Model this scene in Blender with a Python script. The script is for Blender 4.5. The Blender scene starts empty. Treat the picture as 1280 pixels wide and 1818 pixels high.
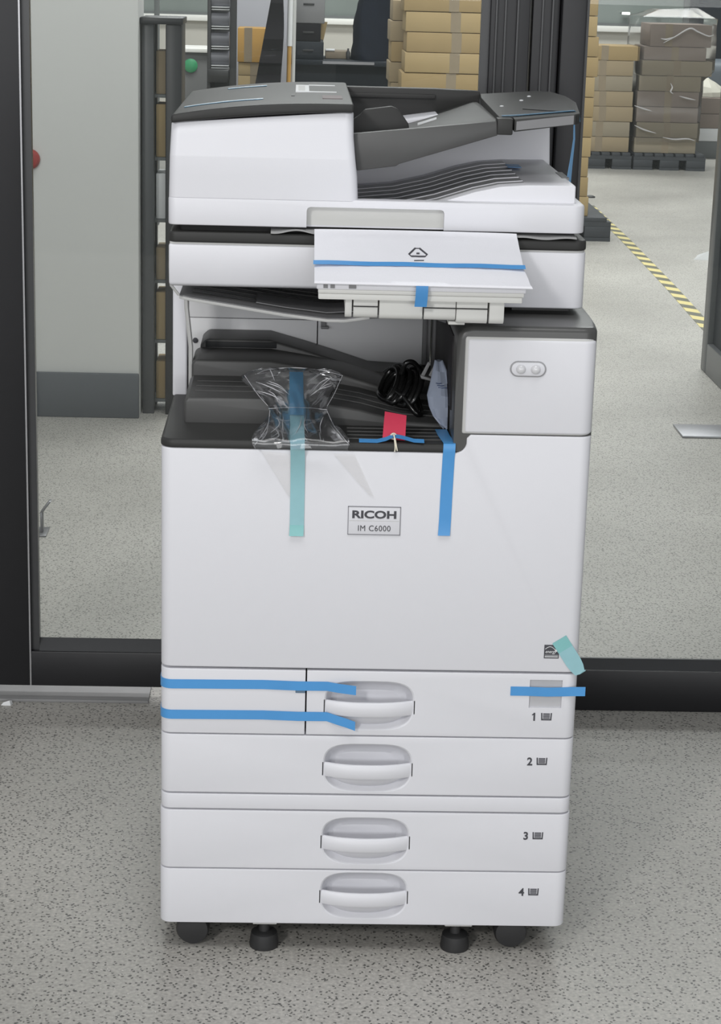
import bpy, bmesh, math, random
from mathutils import Vector, Matrix
random.seed(7)
S = bpy.context.scene
C = S.collection

# ------------------------------------------------------------------ camera
f_px, pitch, yaw, roll = 3549.7, 0.2679866, 0.0356102, 0.0279415
cam_d = bpy.data.cameras.new('camera'); cam = bpy.data.objects.new('camera', cam_d); C.objects.link(cam)
cam_d.sensor_fit = 'VERTICAL'; cam_d.sensor_height = 24.0; cam_d.lens = f_px * 24.0 / 1818.0
cam_d.clip_start = 0.05; cam_d.clip_end = 200
fw = Vector((math.sin(yaw)*math.cos(pitch), math.cos(yaw)*math.cos(pitch), -math.sin(pitch)))
rt = Vector((math.cos(yaw), -math.sin(yaw), 0)); up = rt.cross(fw)
cr, sr = math.cos(roll), math.sin(roll)
r2 = rt*cr + up*sr; u2 = up*cr - rt*sr
M4 = Matrix((r2, u2, -fw)).transposed().to_4x4(); M4.translation = Vector((-0.114226, -2.643627, 1.394280))
cam.matrix_world = M4
S.camera = cam

# ------------------------------------------------------------------ world, lamps, exposure
S.view_settings.view_transform = 'Standard'; S.view_settings.look = 'None'
S.view_settings.exposure = 0.14; S.view_settings.gamma = 1.0; S.view_settings.use_curve_mapping = False
W = bpy.data.worlds.new('world'); S.world = W; W.use_nodes = True
W.node_tree.nodes['Background'].inputs['Color'].default_value = (0.93, 0.97, 1.0, 1)
W.node_tree.nodes['Background'].inputs['Strength'].default_value = 0.30

def area(name, loc, target, sx, sy, power, col=(1, 1, 1)):
    d = bpy.data.lights.new(name, 'AREA'); d.shape = 'RECTANGLE'; d.size = sx; d.size_y = sy
    d.energy = power; d.color = col
    o = bpy.data.objects.new(name, d); C.objects.link(o); o.location = loc
    o.rotation_euler = (Vector(target) - Vector(loc)).to_track_quat('-Z', 'Y').to_euler()
    return o
area('front_fill', (0.5, -9.0, 1.92), (0.5, 0, 1.92), 12.0, 1.5, 285, (0.98, 0.99, 1.0))  # unseen fill light added to brighten the tray opening
area('ceiling_lamp_front', (-3.1, -6.1, 4.0), (0, 0.2, 0.8), 0.8, 0.8, 130, (1, 0.985, 0.97))
area('ceiling_lamp_overhead', (-0.2, -1.3, 3.9), (-0.2, -1.1, 0), 2.4, 1.2, 42)
area('ceiling_lamp_lobby', (0.2, 2.6, 3.6), (0.2, 2.6, 0), 1.6, 0.8, 55)
area('ceiling_lamp_hall_near', (1.0, 6.0, 4.2), (1.0, 6.0, 0), 4.0, 1.0, 200)
area('ceiling_lamp_hall_middle', (0.5, 9.0, 4.6), (0.8, 10.2, 0), 5.0, 1.0, 200)
area('ceiling_lamp_hall_far', (1.5, 14.0, 4.6), (1.5, 14.6, 0), 6.0, 1.0, 280)

# ------------------------------------------------------------------ materials
def mat(name, col, rough=0.5, metal=0.0, var=0.0, scale=40.0, bump=0.0, bscale=300.0, spec=0.5, coat=0.0, trans=0.0):
    m = bpy.data.materials.new(name); m.use_nodes = True
    nt = m.node_tree; b = nt.nodes['Principled BSDF']
    b.inputs['Base Color'].default_value = (*col, 1); b.inputs['Roughness'].default_value = rough
    b.inputs['Metallic'].default_value = metal; b.inputs['Specular IOR Level'].default_value = spec
    b.inputs['Coat Weight'].default_value = coat
    tc = nt.nodes.new('ShaderNodeTexCoord')
    if var:
        n = nt.nodes.new('ShaderNodeTexNoise'); n.inputs['Scale'].default_value = scale; n.inputs['Detail'].default_value = 4
        nt.links.new(tc.outputs['Object'], n.inputs['Vector'])
        mx = nt.nodes.new('ShaderNodeMix'); mx.data_type = 'RGBA'
        mx.inputs[6].default_value = (*[c*(1-var) for c in col], 1); mx.inputs[7].default_value = (*[min(1, c*(1+var)) for c in col], 1)
        nt.links.new(n.outputs['Fac'], mx.inputs[0]); nt.links.new(mx.outputs[2], b.inputs['Base Color'])
    if bump:
        n2 = nt.nodes.new('ShaderNodeTexNoise'); n2.inputs['Scale'].default_value = bscale
        nt.links.new(tc.outputs['Object'], n2.inputs['Vector'])
        bp = nt.nodes.new('ShaderNodeBump'); bp.inputs['Strength'].default_value = bump; bp.inputs['Distance'].default_value = 0.002
        nt.links.new(n2.outputs['Fac'], bp.inputs['Height']); nt.links.new(bp.outputs['Normal'], b.inputs['Normal'])
    return m

def film(name, tint, opac, col, rough=0.15, gloss=1.0, ior=1.45):
    """clear or tinted plastic film / glass sheet: see-through body, diffuse share, fresnel gloss"""
    m = bpy.data.materials.new(name); m.use_nodes = True
    nt = m.node_tree; nt.nodes.remove(nt.nodes['Principled BSDF']); out = nt.nodes['Material Output']
    t = nt.nodes.new('ShaderNodeBsdfTransparent'); t.inputs['Color'].default_value = (*tint, 1)
    d = nt.nodes.new('ShaderNodeBsdfDiffuse'); d.inputs['Color'].default_value = (*col, 1)
    g = nt.nodes.new('ShaderNodeBsdfGlossy'); g.inputs['Roughness'].default_value = rough
    g.inputs['Color'].default_value = (gloss, gloss, gloss, 1)
    fr = nt.nodes.new('ShaderNodeFresnel'); fr.inputs['IOR'].default_value = ior
    a = nt.nodes.new('ShaderNodeMixShader'); a.inputs[0].default_value = opac
    b = nt.nodes.new('ShaderNodeMixShader')
    nt.links.new(t.outputs[0], a.inputs[1]); nt.links.new(d.outputs[0], a.inputs[2])
    nt.links.new(fr.outputs[0], b.inputs[0]); nt.links.new(a.outputs[0], b.inputs[1]); nt.links.new(g.outputs[0], b.inputs[2])
    nt.links.new(b.outputs[0], out.inputs['Surface'])
    return m

WHITE = mat('white_plastic', (0.70, 0.70, 0.735), 0.42, var=0.01, bump=0.04, bscale=900)
CREAM = mat('cream_plastic', (0.66, 0.66, 0.635), 0.45, var=0.01)
LGREY = mat('light_grey_plastic', (0.52, 0.52, 0.51), 0.5, var=0.02)
MGREY = mat('mid_grey_plastic', (0.19, 0.19, 0.195), 0.5, var=0.03)
DARK = mat('charcoal_plastic', (0.034, 0.034, 0.033), 0.48, var=0.04, bump=0.05, bscale=1200, spec=0.28)
TOWERM = mat('satin_charcoal_plastic', (0.070, 0.070, 0.068), 0.34, var=0.04)
DARKER = mat('black_plastic', (0.024, 0.024, 0.025), 0.5, var=0.05)
TRAYM = mat('charcoal_tray_plastic', (0.062, 0.062, 0.061), 0.45, var=0.03)
GAP = mat('dark_gap', (0.03, 0.03, 0.03), 0.9, var=0.05)
WINDOWM = mat('smoky_tray_window', (0.50, 0.50, 0.52), 0.2, var=0.04, scale=80)
BLUE = mat('blue_tape', (0.075, 0.30, 0.64), 0.4, var=0.08, scale=25)
BLUED = mat('blue_tape_deep', (0.06, 0.25, 0.55), 0.4, var=0.08, scale=25)
TEAL = mat('teal_tape', (0.29, 0.52, 0.565), 0.4, var=0.08, scale=60)
TEALD = mat('teal_tape_folded', (0.22, 0.50, 0.50), 0.4, var=0.05, scale=60)
TEALF = film('teal_film_tape', (0.62, 0.90, 0.96), 0.42, (0.32, 0.58, 0.66), 0.25)
BLUEF = film('blue_film_tape', (0.40, 0.68, 0.85), 0.36, (0.09, 0.37, 0.62), 0.25)
CLEAR = film('clear_polybag', (0.97, 0.975, 0.98), 0.035, (0.7, 0.7, 0.72), 0.09, 1.0, 1.5)
THINF = film('thin_clear_film', (0.994, 0.992, 0.988), 0.012, (0.7, 0.69, 0.66), 0.25, 1.0, 1.12)
GLASS = film('door_glass', (0.93, 0.945, 0.935), 0.02, (0.6, 0.65, 0.62), 0.0, 0.35, 1.45)
FOAM = mat('white_foam_sheet', (0.75, 0.75, 0.79), 0.6, var=0.015, bump=0.15, bscale=500)
RED = mat('red_card', (0.62, 0.035, 0.085), 0.55, var=0.05)
STRING = mat('cotton_string', (0.75, 0.70, 0.58), 0.9, var=0.1, scale=900)
CABLE = mat('black_cable', (0.006, 0.006, 0.006), 0.22, var=0.1)
PACKET = mat('pale_blue_packet', (0.30, 0.34, 0.43), 0.35, var=0.15, scale=30)
PRINT = mat('navy_print', (0.06, 0.09, 0.18), 0.6, var=0.1)
INK = mat('dark_ink', (0.055, 0.055, 0.065), 0.6, var=0.05)
CHROME = mat('brushed_steel', (0.33, 0.33, 0.35), 0.38, 0.7, var=0.05)
LENS = mat('sensor_lens', (0.66, 0.66, 0.68), 0.15, var=0.02, coat=0.5)
LABELW = mat('white_label', (0.72, 0.73, 0.74), 0.5, var=0.02)
LABELR = mat('dark_red_label', (0.06, 0.02, 0.025), 0.5, var=0.1)
FRAME = mat('black_aluminium', (0.013, 0.013, 0.015), 0.38, var=0.1, spec=0.4)
BEAD = mat('black_aluminium_bead', (0.035, 0.036, 0.038), 0.32, var=0.1)
WALLM = mat('grey_white_wall', (0.62, 0.62, 0.605), 0.8, var=0.03, scale=3)
BASEM = mat('dark_grey_skirting', (0.075, 0.082, 0.092), 0.5, var=0.08, scale=8)
PARAPET = mat('pale_cladding', (0.52, 0.50, 0.45), 0.7, var=0.04, scale=2)
SILL = mat('white_sill', (0.85, 0.84, 0.80), 0.5, var=0.02)
HGLASS = mat('greenish_window_glass', (0.22, 0.25, 0.235), 0.15, var=0.25, scale=1.1)
MULL = mat('grey_mullion', (0.13, 0.14, 0.14), 0.5, var=0.05)
PALLET = mat('dark_plastic_pallet', (0.04, 0.044, 0.05), 0.6, var=0.2)
CARTONS = [mat('carton_%s' % n, c, 0.85, var=0.06, scale=9) for n, c in
           (('tan', (0.33, 0.24, 0.118)), ('pale', (0.37, 0.275, 0.14)), ('brown', (0.31, 0.245, 0.155)), ('greyed', (0.28, 0.24, 0.175)), ('mauve', (0.25, 0.205, 0.175)))]
BROWNTAPE = mat('brown_packing_tape', (0.25, 0.20, 0.135), 0.4, var=0.1)
WRAP = film('stretch_wrap', (0.95, 0.95, 0.95), 0.02, (0.7, 0.68, 0.66), 0.12, 0.8, 1.3)
FILMF = film('gathered_wrap', (0.9, 0.9, 0.9), 0.5, (0.72, 0.70, 0.70), 0.1)
DESKM = mat('dark_slate_laminate', (0.020, 0.024, 0.030), 0.55, var=0.1, spec=0.15)
JACKET = mat('navy_black_fabric', (0.007, 0.010, 0.018), 0.9, var=0.3, scale=12, bump=0.4, bscale=30, spec=0.1)
BLACKCL = mat('black_cloth', (0.013, 0.012, 0.014), 0.85, var=0.3, scale=14, spec=0.1)
YELLOWC = mat('ochre_carton', (0.47, 0.27, 0.07), 0.8, var=0.1, scale=12)
LILAC = mat('pale_lilac_panel', (0.43, 0.43, 0.47), 0.6, var=0.04, scale=2)
WOODM = mat('grey_laminate_door', (0.16, 0.16, 0.16), 0.55, var=0.2, scale=6)
PAPER = mat('crumpled_paper', (0.60, 0.58, 0.50), 0.8, var=0.1, scale=20)
ROLLM = mat('grey_roll', (0.15, 0.15, 0.17), 0.4, var=0.3, scale=8)
GREENL = mat('reflection_green', (0.06, 0.36, 0.16), 0.3, var=0.1)
BLUEG = mat('blue_grey_plastic', (0.11, 0.13, 0.15), 0.5, var=0.05)

def glowmat(name, col, s):
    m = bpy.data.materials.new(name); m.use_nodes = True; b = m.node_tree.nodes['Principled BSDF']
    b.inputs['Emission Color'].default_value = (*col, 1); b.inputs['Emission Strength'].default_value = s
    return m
GLOW = glowmat('reflection_glow', (1, 1, 0.95), 3.0)

def floor_material():
    m = bpy.data.materials.new('polished_terrazzo_concrete'); m.use_nodes = True
    nt = m.node_tree; N = nt.nodes; L = nt.links; b = N['Principled BSDF']
    tc = N.new('ShaderNodeTexCoord')
    n1 = N.new('ShaderNodeTexNoise'); n1.inputs['Scale'].default_value = 1.3; n1.inputs['Detail'].default_value = 6
    n2 = N.new('ShaderNodeTexNoise'); n2.inputs['Scale'].default_value = 170; n2.inputs['Detail'].default_value = 3
    for n in (n1, n2): L.new(tc.outputs['Object'], n.inputs['Vector'])
    r1 = N.new('ShaderNodeValToRGB'); r1.color_ramp.elements[0].position = 0.3; r1.color_ramp.elements[1].position = 0.7
    r1.color_ramp.elements[0].color = (0.330, 0.318, 0.293, 1); r1.color_ramp.elements[1].color = (0.455, 0.440, 0.408, 1)
    L.new(n1.outputs['Fac'], r1.inputs['Fac'])
    r2_ = N.new('ShaderNodeValToRGB'); r2_.color_ramp.elements[0].position = 0.32; r2_.color_ramp.elements[1].position = 0.68
    r2_.color_ramp.elements[0].color = (0.80, 0.80, 0.80, 1); r2_.color_ramp.elements[1].color = (1.16, 1.16, 1.15, 1)
    L.new(n2.outputs['Fac'], r2_.inputs['Fac'])
    mu = N.new('ShaderNodeMix'); mu.data_type = 'RGBA'; mu.blend_type = 'MULTIPLY'; mu.inputs[0].default_value = 1
    L.new(r1.outputs[0], mu.inputs[6]); L.new(r2_.outputs[0], mu.inputs[7])
    last = mu.outputs[2]
    for sc, rad, keep, col in ((165, 0.30, 0.70, (0.06, 0.06, 0.056, 1)), (120, 0.24, 0.88, (0.05, 0.05, 0.048, 1)), (120, 0.20, 0.95, (0.62, 0.60, 0.56, 1))):
        mp = N.new('ShaderNodeMapping'); mp.inputs['Location'].default_value = (sc*0.013, sc*0.007, 0); mp.inputs['Rotation'].default_value = (0, 0, sc*0.1)
        L.new(tc.outputs['Object'], mp.inputs['Vector'])
        ds = N.new('ShaderNodeTexNoise'); ds.inputs['Scale'].default_value = 220
        L.new(mp.outputs[0], ds.inputs['Vector'])
        ad = N.new('ShaderNodeVectorMath'); ad.operation = 'MULTIPLY_ADD'; ad.inputs[1].default_value = (0.006, 0.006, 0)
        L.new(ds.outputs['Color'], ad.inputs[0]); L.new(mp.outputs[0], ad.inputs[2])
        v = N.new('ShaderNodeTexVoronoi'); v.inputs['Scale'].default_value = sc; v.voronoi_dimensions = '2D'
        L.new(ad.outputs[0], v.inputs['Vector'])
        lt = N.new('ShaderNodeMath'); lt.operation = 'LESS_THAN'; lt.inputs[1].default_value = rad
        L.new(v.outputs['Distance'], lt.inputs[0])
        sp = N.new('ShaderNodeSeparateColor'); L.new(v.outputs['Color'], sp.inputs[0])
        gt = N.new('ShaderNodeMath'); gt.operation = 'GREATER_THAN'; gt.inputs[1].default_value = keep
        L.new(sp.outputs[0], gt.inputs[0])
        an = N.new('ShaderNodeMath'); an.operation = 'MULTIPLY'; L.new(lt.outputs[0], an.inputs[0]); L.new(gt.outputs[0], an.inputs[1])
        fa = N.new('ShaderNodeMath'); fa.operation = 'MULTIPLY'; fa.inputs[1].default_value = 0.85; L.new(an.outputs[0], fa.inputs[0])
        mx = N.new('ShaderNodeMix'); mx.data_type = 'RGBA'; L.new(fa.outputs[0], mx.inputs[0]); L.new(last, mx.inputs[6]); mx.inputs[7].default_value = col
        last = mx.outputs[2]
    L.new(last, b.inputs['Base Color'])
    b.inputs['Roughness'].default_value = 0.42; b.inputs['Specular IOR Level'].default_value = 0.35
    return m
FLOOR = floor_material()

def hazard_material():
    m = bpy.data.materials.new('hazard_stripe_tape'); m.use_nodes = True
    nt = m.node_tree; N = nt.nodes; L = nt.links; b = N['Principled BSDF']
    tc = N.new('ShaderNodeTexCoord'); sx = N.new('ShaderNodeSeparateXYZ'); L.new(tc.outputs['Object'], sx.inputs[0])
    a = N.new('ShaderNodeMath'); a.operation = 'MULTIPLY_ADD'; a.inputs[1].default_value = 1.0
    L.new(sx.outputs['X'], a.inputs[0]); L.new(sx.outputs['Y'], a.inputs[2])
    q = N.new('ShaderNodeMath'); q.operation = 'MULTIPLY'; q.inputs[1].default_value = 5.0; L.new(a.outputs[0], q.inputs[0])
    fr = N.new('ShaderNodeMath'); fr.operation = 'FRACT'; L.new(q.outputs[0], fr.inputs[0])
    g = N.new('ShaderNodeMath'); g.operation = 'GREATER_THAN'; g.inputs[1].default_value = 0.5; L.new(fr.outputs[0], g.inputs[0])
    mx = N.new('ShaderNodeMix'); mx.data_type = 'RGBA'; L.new(g.outputs[0], mx.inputs[0])
    mx.inputs[6].default_value = (0.10, 0.10, 0.07, 1); mx.inputs[7].default_value = (0.62, 0.53, 0.22, 1)
    L.new(mx.outputs[2], b.inputs['Base Color']); b.inputs['Roughness'].default_value = 0.5
    return m
HAZARD = hazard_material()

# ------------------------------------------------------------------ mesh helpers
def finish(bm, smooth=True, ang=32):
    bmesh.ops.recalc_face_normals(bm, faces=bm.faces)
    if smooth:
        for f in bm.faces: f.smooth = True
        for e in bm.edges:
            if len(e.link_faces) == 2 and e.calc_face_angle(0) > math.radians(ang): e.smooth = False
def obj(name, bm, m, parent=None, ang=32):
    finish(bm, True, ang)
    me = bpy.data.meshes.new(name); bm.to_mesh(me); bm.free()
    me.materials.append(m)
    o = bpy.data.objects.new(name, me); C.objects.link(o)
    if parent is not None:
        o.parent = parent
        o.matrix_parent_inverse = Matrix.Translation(-WORLD(parent))
    return o
def pieces(name, bm, m, parent, ang=32):
    """every loose piece of bm becomes a part of its own"""
    bm.verts.ensure_lookup_table(); left = set(bm.verts); out = []
    while left:
        seed = left.pop(); isl = {seed}; st = [seed]
        while st:
            v = st.pop()
            for e in v.link_edges:
                w = e.other_vert(v)
                if w not in isl: isl.add(w); st.append(w)
        left -= isl
        nb = BM(); mp = {v: nb.verts.new(v.co) for v in sorted(isl, key=lambda v: v.index)}
        for f in bm.faces:
            if f.verts[0] in isl: nb.faces.new([mp[v] for v in f.verts])
        out.append(obj(name, nb, m, parent, ang))
    bm.free(); return out
def WORLD(p):
    v = Vector(p.location)
    return v if p.parent is None else v + WORLD(p.parent) * 0
def tag(o, label, cat, group=None):
    o['label'] = label; o['category'] = cat
    if group: o['group'] = group
    return o
def struct(o):
    o['kind'] = 'structure'; return o
def thing(name, loc, label, cat, group=None):
    o = bpy.data.objects.new(name, None); C.objects.link(o); o.location = loc; o.empty_display_size = 0.05
    return tag(o, label, cat, group)
def BM(): return bmesh.new()

def add_box(bm, x0, x1, y0, y1, z0, z1, bev=0.0, seg=2):
    vs = [bm.verts.new(p) for p in ((x0,y0,z0),(x1,y0,z0),(x1,y1,z0),(x0,y1,z0),(x0,y0,z1),(x1,y0,z1),(x1,y1,z1),(x0,y1,z1))]
    fs = [bm.faces.new([vs[i] for i in q]) for q in ((3,2,1,0),(4,5,6,7),(0,1,5,4),(1,2,6,5),(2,3,7,6),(3,0,4,7))]
    if bev:
        es = list({e for f in fs for e in f.edges})
        bmesh.ops.bevel(bm, geom=es, offset=bev, segments=seg, profile=0.5, affect='EDGES')
    return vs
def outline(x0, x1, y0, y1, rs, n=6):
    """plan outline, corners front-left, front-right, back-right, back-left"""
    if not isinstance(rs, (tuple, list)): rs = (rs,)*4
    pts = []
    for (cx, cy, a0, r) in ((x0, y0, 180, rs[0]), (x1, y0, 270, rs[1]), (x1, y1, 0, rs[2]), (x0, y1, 90, rs[3])):
        r = max(r, 0.0)
        if r < 1e-5: pts.append((cx, cy)); continue
        ox = cx + r if cx == x0 else cx - r; oy = cy + r if cy == y0 else cy - r
        for i in range(n+1):
            a = math.radians(a0 + 90*i/n); pts.append((ox + r*math.cos(a), oy + r*math.sin(a)))
    return pts
def loft(bm, sections, cap=True):
    rings = [[bm.verts.new(p) for p in s] for s in sections]
    n = len(rings[0])
    for a, b in zip(rings, rings[1:]):
        for i in range(n):
            j = (i+1) % n
            try: bm.faces.new((a[i], a[j], b[j], b[i]))
            except ValueError: pass
    if cap:
        bm.faces.new(list(reversed(rings[0]))); bm.faces.new(rings[-1])
    return rings
def slab(bm, x0, x1, y0, y1, z0, z1, r=0.0, b=0.0015, n=6, bt=None, steps=3, zt=None):
    """block with rounded plan corners and rounded top and bottom rims; zt(x) optionally shifts z"""
    bt = b if bt is None else bt
    rs = r if isinstance(r, (tuple, list)) else (r,)*4
    secs = []
    def ring(ins, z):
        pts = outline(x0+ins, x1-ins, y0+ins, y1-ins, [max(q-ins, 0.0003) if q > 0 else 0 for q in rs], n)
        secs.append([(p[0], p[1], z + (zt(p[0]) if zt else 0)) for p in pts])
    if b:
        for i in range(steps+1):
            a = math.pi/2*i/steps; ring(b*(1-math.sin(a)), z0 + b*(1-math.cos(a)))
    else: ring(0, z0)
    if bt:
        for i in range(steps+1):
            a = math.pi/2*i/steps; ring(bt*(1-math.cos(a)), z1 - bt*(1-math.sin(a)))
    else: ring(0, z1)
    loft(bm, secs)
def prism(bm, pts, axis, a0, a1, bev=0.0, seg=2, ang=25):
    """pts: polygon; axis 'x': pts are (y,z); 'y': pts are (x,z); 'z': pts are (x,y)"""
    mk = {'x': lambda p, a: (a, p[0], p[1]), 'y': lambda p, a: (p[0], a, p[1]), 'z': lambda p, a: (p[0], p[1], a)}[axis]
    A = [bm.verts.new(mk(p, a0)) for p in pts]; B = [bm.verts.new(mk(p, a1)) for p in pts]
    n = len(pts); fs = [bm.faces.new(A), bm.faces.new(list(reversed(B)))]
    for i in range(n):
        j = (i+1) % n; fs.append(bm.faces.new((A[j], A[i], B[i], B[j])))
    bmesh.ops.recalc_face_normals(bm, faces=fs)
    if bev:
        es = [e for e in {e for f in fs for e in f.edges} if e.calc_face_angle(0) > math.radians(ang)]
        bmesh.ops.bevel(bm, geom=es, offset=bev, segments=seg, profile=0.5, affect='EDGES')
    return A, B
def tube(bm, pts, r, n=8, closed=False, cap=True):
    pts = [Vector(p) for p in pts]; rings = []; m = len(pts); ref = None
    for i, p in enumerate(pts):
        if closed: t = pts[(i+1) % m] - pts[i-1]
        else: t = pts[min(i+1, m-1)] - pts[max(i-1, 0)]
        t.normalize()
        if ref is None:
            ref = Vector((0, 0, 1)) if abs(t.z) < 0.9 else Vector((1, 0, 0))
        u = (ref - t*ref.dot(t)).normalized(); v = t.cross(u); ref = u
        rad = r(i/(m-1)) if callable(r) else r
        rings.append([bm.verts.new(p + u*(rad*math.cos(2*math.pi*k/n)) + v*(rad*math.sin(2*math.pi*k/n))) for k in range(n)])
    for i in range(m if closed else m-1):
        a, b = rings[i], rings[(i+1) % m]
        for k in range(n): bm.faces.new((a[k], a[(k+1) % n], b[(k+1) % n], b[k]))
    if cap and not closed:
        bm.faces.new(list(reversed(rings[0]))); bm.faces.new(rings[-1])
def lathe(bm, prof, c, axis='z', n=24):
    """prof: (radius, height) along axis from c"""
    c = Vector(c); secs = []
    for r, h in prof:
        ring = []
        for k in range(n):
            a = 2*math.pi*k/n; u, v = max(r, 1e-5)*math.cos(a), max(r, 1e-5)*math.sin(a)
            ring.append(c + Vector({'z': (u, v, h), 'x': (h, u, v), 'y': (u, h, v)}[axis]))
        secs.append(ring)
    loft(bm, secs)
def ribbon(bm, pts, w, width, th=0.0006, nrm=None):
    """tape: centre line pts, width direction w, real thickness along the normal"""
    pts = [Vector(p) for p in pts]; w = Vector(w).normalized(); m = len(pts); secs = []
    for i, p in enumerate(pts):
        t = (pts[min(i+1, m-1)] - pts[max(i-1, 0)]).normalized()
        nn = t.cross(w).normalized()
        wi = width[i] if isinstance(width, (list, tuple)) else width
        secs.append([p - w*wi/2 - nn*th/2, p + w*wi/2 - nn*th/2, p + w*wi/2 + nn*th/2, p - w*wi/2 + nn*th/2])
    loft(bm, secs)
def smoothline(pts, n=6):
    """Catmull-Rom through points"""
    P = [Vector(p) for p in pts]; P = [2*P[0]-P[1]] + P + [2*P[-1]-P[-2]]; out = []
    for i in range(1, len(P)-2):
        for k in range(n):
            t = k/n; a, b, c, d = P[i-1], P[i], P[i+1], P[i+2]
            out.append(0.5*((2*b) + (c-a)*t + (2*a-5*b+4*c-d)*t*t + (3*b-a-3*c+d)*t**3))
    out.append(P[-2]); return out
def cut(o, cutters):
    for c in cutters:
        md = o.modifiers.new('cut', 'BOOLEAN'); md.operation = 'DIFFERENCE'; md.object = c; md.solver = 'EXACT'
    bpy.context.view_layer.update()
    dg = bpy.context.evaluated_depsgraph_get()
    me = bpy.data.meshes.new_from_object(o.evaluated_get(dg))
    o.modifiers.clear(); old = o.data; o.data = me; me.name = old.name
    bm = BM(); bm.from_mesh(me); finish(bm, True, 28); bm.to_mesh(me); bm.free()
    m0 = old.materials[0]; me.materials.clear(); me.materials.append(m0)
    for p in me.polygons: p.material_index = 0
    for c in cutters: bpy.data.objects.remove(c)
def text(name, body, size, x, y, z, m, parent, sx=1.0, shear=0.0, bold=0.0, align='CENTER', ext=0.0002, spacing=1.0):
    cu = bpy.data.curves.new(name, 'FONT'); cu.body = body; cu.size = size; cu.shear = shear; cu.offset = bold
    cu.align_x = align; cu.extrude = ext; cu.resolution_u = 4; cu.space_character = spacing
    t = bpy.data.objects.new(name, cu); C.objects.link(t); bpy.context.view_layer.update()
    me = bpy.data.meshes.new_from_object(t.evaluated_get(bpy.context.evaluated_depsgraph_get()))
    bpy.data.objects.remove(t)
    me.transform(Matrix.Translation((x, y, z)) @ Matrix.Rotation(math.pi/2, 4, 'X') @ Matrix.Diagonal((sx, 1, 1, 1)))
    me.materials.clear(); me.materials.append(m)
    o = bpy.data.objects.new(name, me); C.objects.link(o)
    if parent is not None: o.parent = parent; o.matrix_parent_inverse = Matrix.Translation(-WORLD(parent))
    return o

# ------------------------------------------------------------------ the setting
bm = BM(); add_box(bm, -7, 9, -5, 19, -0.05, 0); struct(obj('floor', bm, FLOOR))

# glazed front: hinged leaf on the left, fixed pane on the right
H = 2.5
bm = BM()
add_box(bm, -0.80, -0.611, 1.00, 1.055, 0.034, H, 0.002)          # hinge stile
add_box(bm, 0.222, 0.292, 1.00, 1.055, 0.034, H, 0.002)            # meeting stile
add_box(bm, -0.611, 0.222, 1.00, 1.055, 0.034, 0.104, 0.002)       # bottom rail
add_box(bm, -0.611, 0.222, 1.00, 1.055, H-0.1, H, 0.002)
door1 = struct(obj('door_1', bm, FRAME))
bm = BM()
prism(bm, [(1.004, 0.104), (1.026, 0.124), (1.026, 0.104)], 'x', -0.594, 0.222)
add_box(bm, -0.611, -0.594, 1.012, 1.03, 0.104, H-0.1)
add_box(bm, 0.207, 0.222, 1.012, 1.03, 0.104, H-0.1)
obj('glazing_bead', bm, BEAD, door1)
bm = BM(); add_box(bm, -0.598, 0.218, 1.030, 1.036, 0.10, H-0.09); obj('glass_pane', bm, GLASS, door1)
bm = BM(); add_box(bm, -0.612, -0.609, 0.9985, 1.002, 0.036, H); obj('edge_highlight', bm, mat('bright_edge', (0.35, 0.35, 0.36), 0.3, 0.8, var=0.05), door1)  # highlight along the stile edge, modelled as a bright metal strip
bm = BM()
add_box(bm, 0.297, 0.345, 1.00, 1.06, 0, H, 0.002)
add_box(bm, 0.347, 0.392, 0.985, 1.06, 0, H, 0.004)
add_box(bm, 0.392, 1.9, 1.00, 1.06, 0.0, 0.083, 0.002)
add_box(bm, 1.84, 1.9, 1.00, 1.06, 0.083, H, 0.002)
add_box(bm, 0.392, 1.84, 1.00, 1.06, H-0.1, H, 0.002)
win1 = struct(obj('window_1', bm, FRAME))
bm = BM()
prism(bm, [(1.003, 0.083), (1.024, 0.100), (1.03, 0.100), (1.03, 0.083)], 'x', 0.392, 1.84)
add_box(bm, 0.392, 0.399, 1.01, 1.03, 0.083, H-0.1)
obj('glazing_bead', bm, BEAD, win1)
bm = BM(); add_box(bm, 0.395, 1.845, 1.032, 1.038, 0.08, H-0.09); obj('glass_pane', bm, GLASS, win1)
# pull handles and ribbing on the mullion faces
bm = BM()
for x in (0.230, 0.246, 0.268, 0.312, 0.330, 0.366): add_box(bm, x, x+0.004, 0.994, 1.002, 0.05, H, 0.001)
struct(obj('trim_1', bm, BEAD))
# wall of the lobby to the left, its skirting, and the open glass door on the right
bm = BM(); add_box(bm, -3.2, -0.598, 3.5, 3.72, 0, 2.8, 0.004); struct(obj('wall_left', bm, WALLM))
bm = BM(); add_box(bm, -3.2, -0.598, 3.485, 3.5, 0, 0.141, 0.003); struct(obj('baseboard_left', bm, BASEM))
bm = BM()
add_box(bm, 1.365, 1.42, 4.40, 4.49, 0.0, 2.4, 0.004); add_box(bm, 1.365, 1.42, 3.55, 3.64, 0.0, 2.4, 0.004)
add_box(bm, 1.365, 1.42, 3.64, 4.40, 0.0, 0.11, 0.004); add_box(bm, 1.365, 1.42, 3.64, 4.40, 2.3, 2.4, 0.004)
door2 = struct(obj('door_2', bm, mat('dark_grey_aluminium', (0.075, 0.08, 0.085), 0.35, var=0.08)))
bm = BM(); add_box(bm, 1.385, 1.405, 3.63, 4.41, 0.10, 2.31); obj('dark_door_glass', bm, DESKM, door2)  # opaque glass; the dark reflection is put into its colour
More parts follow.
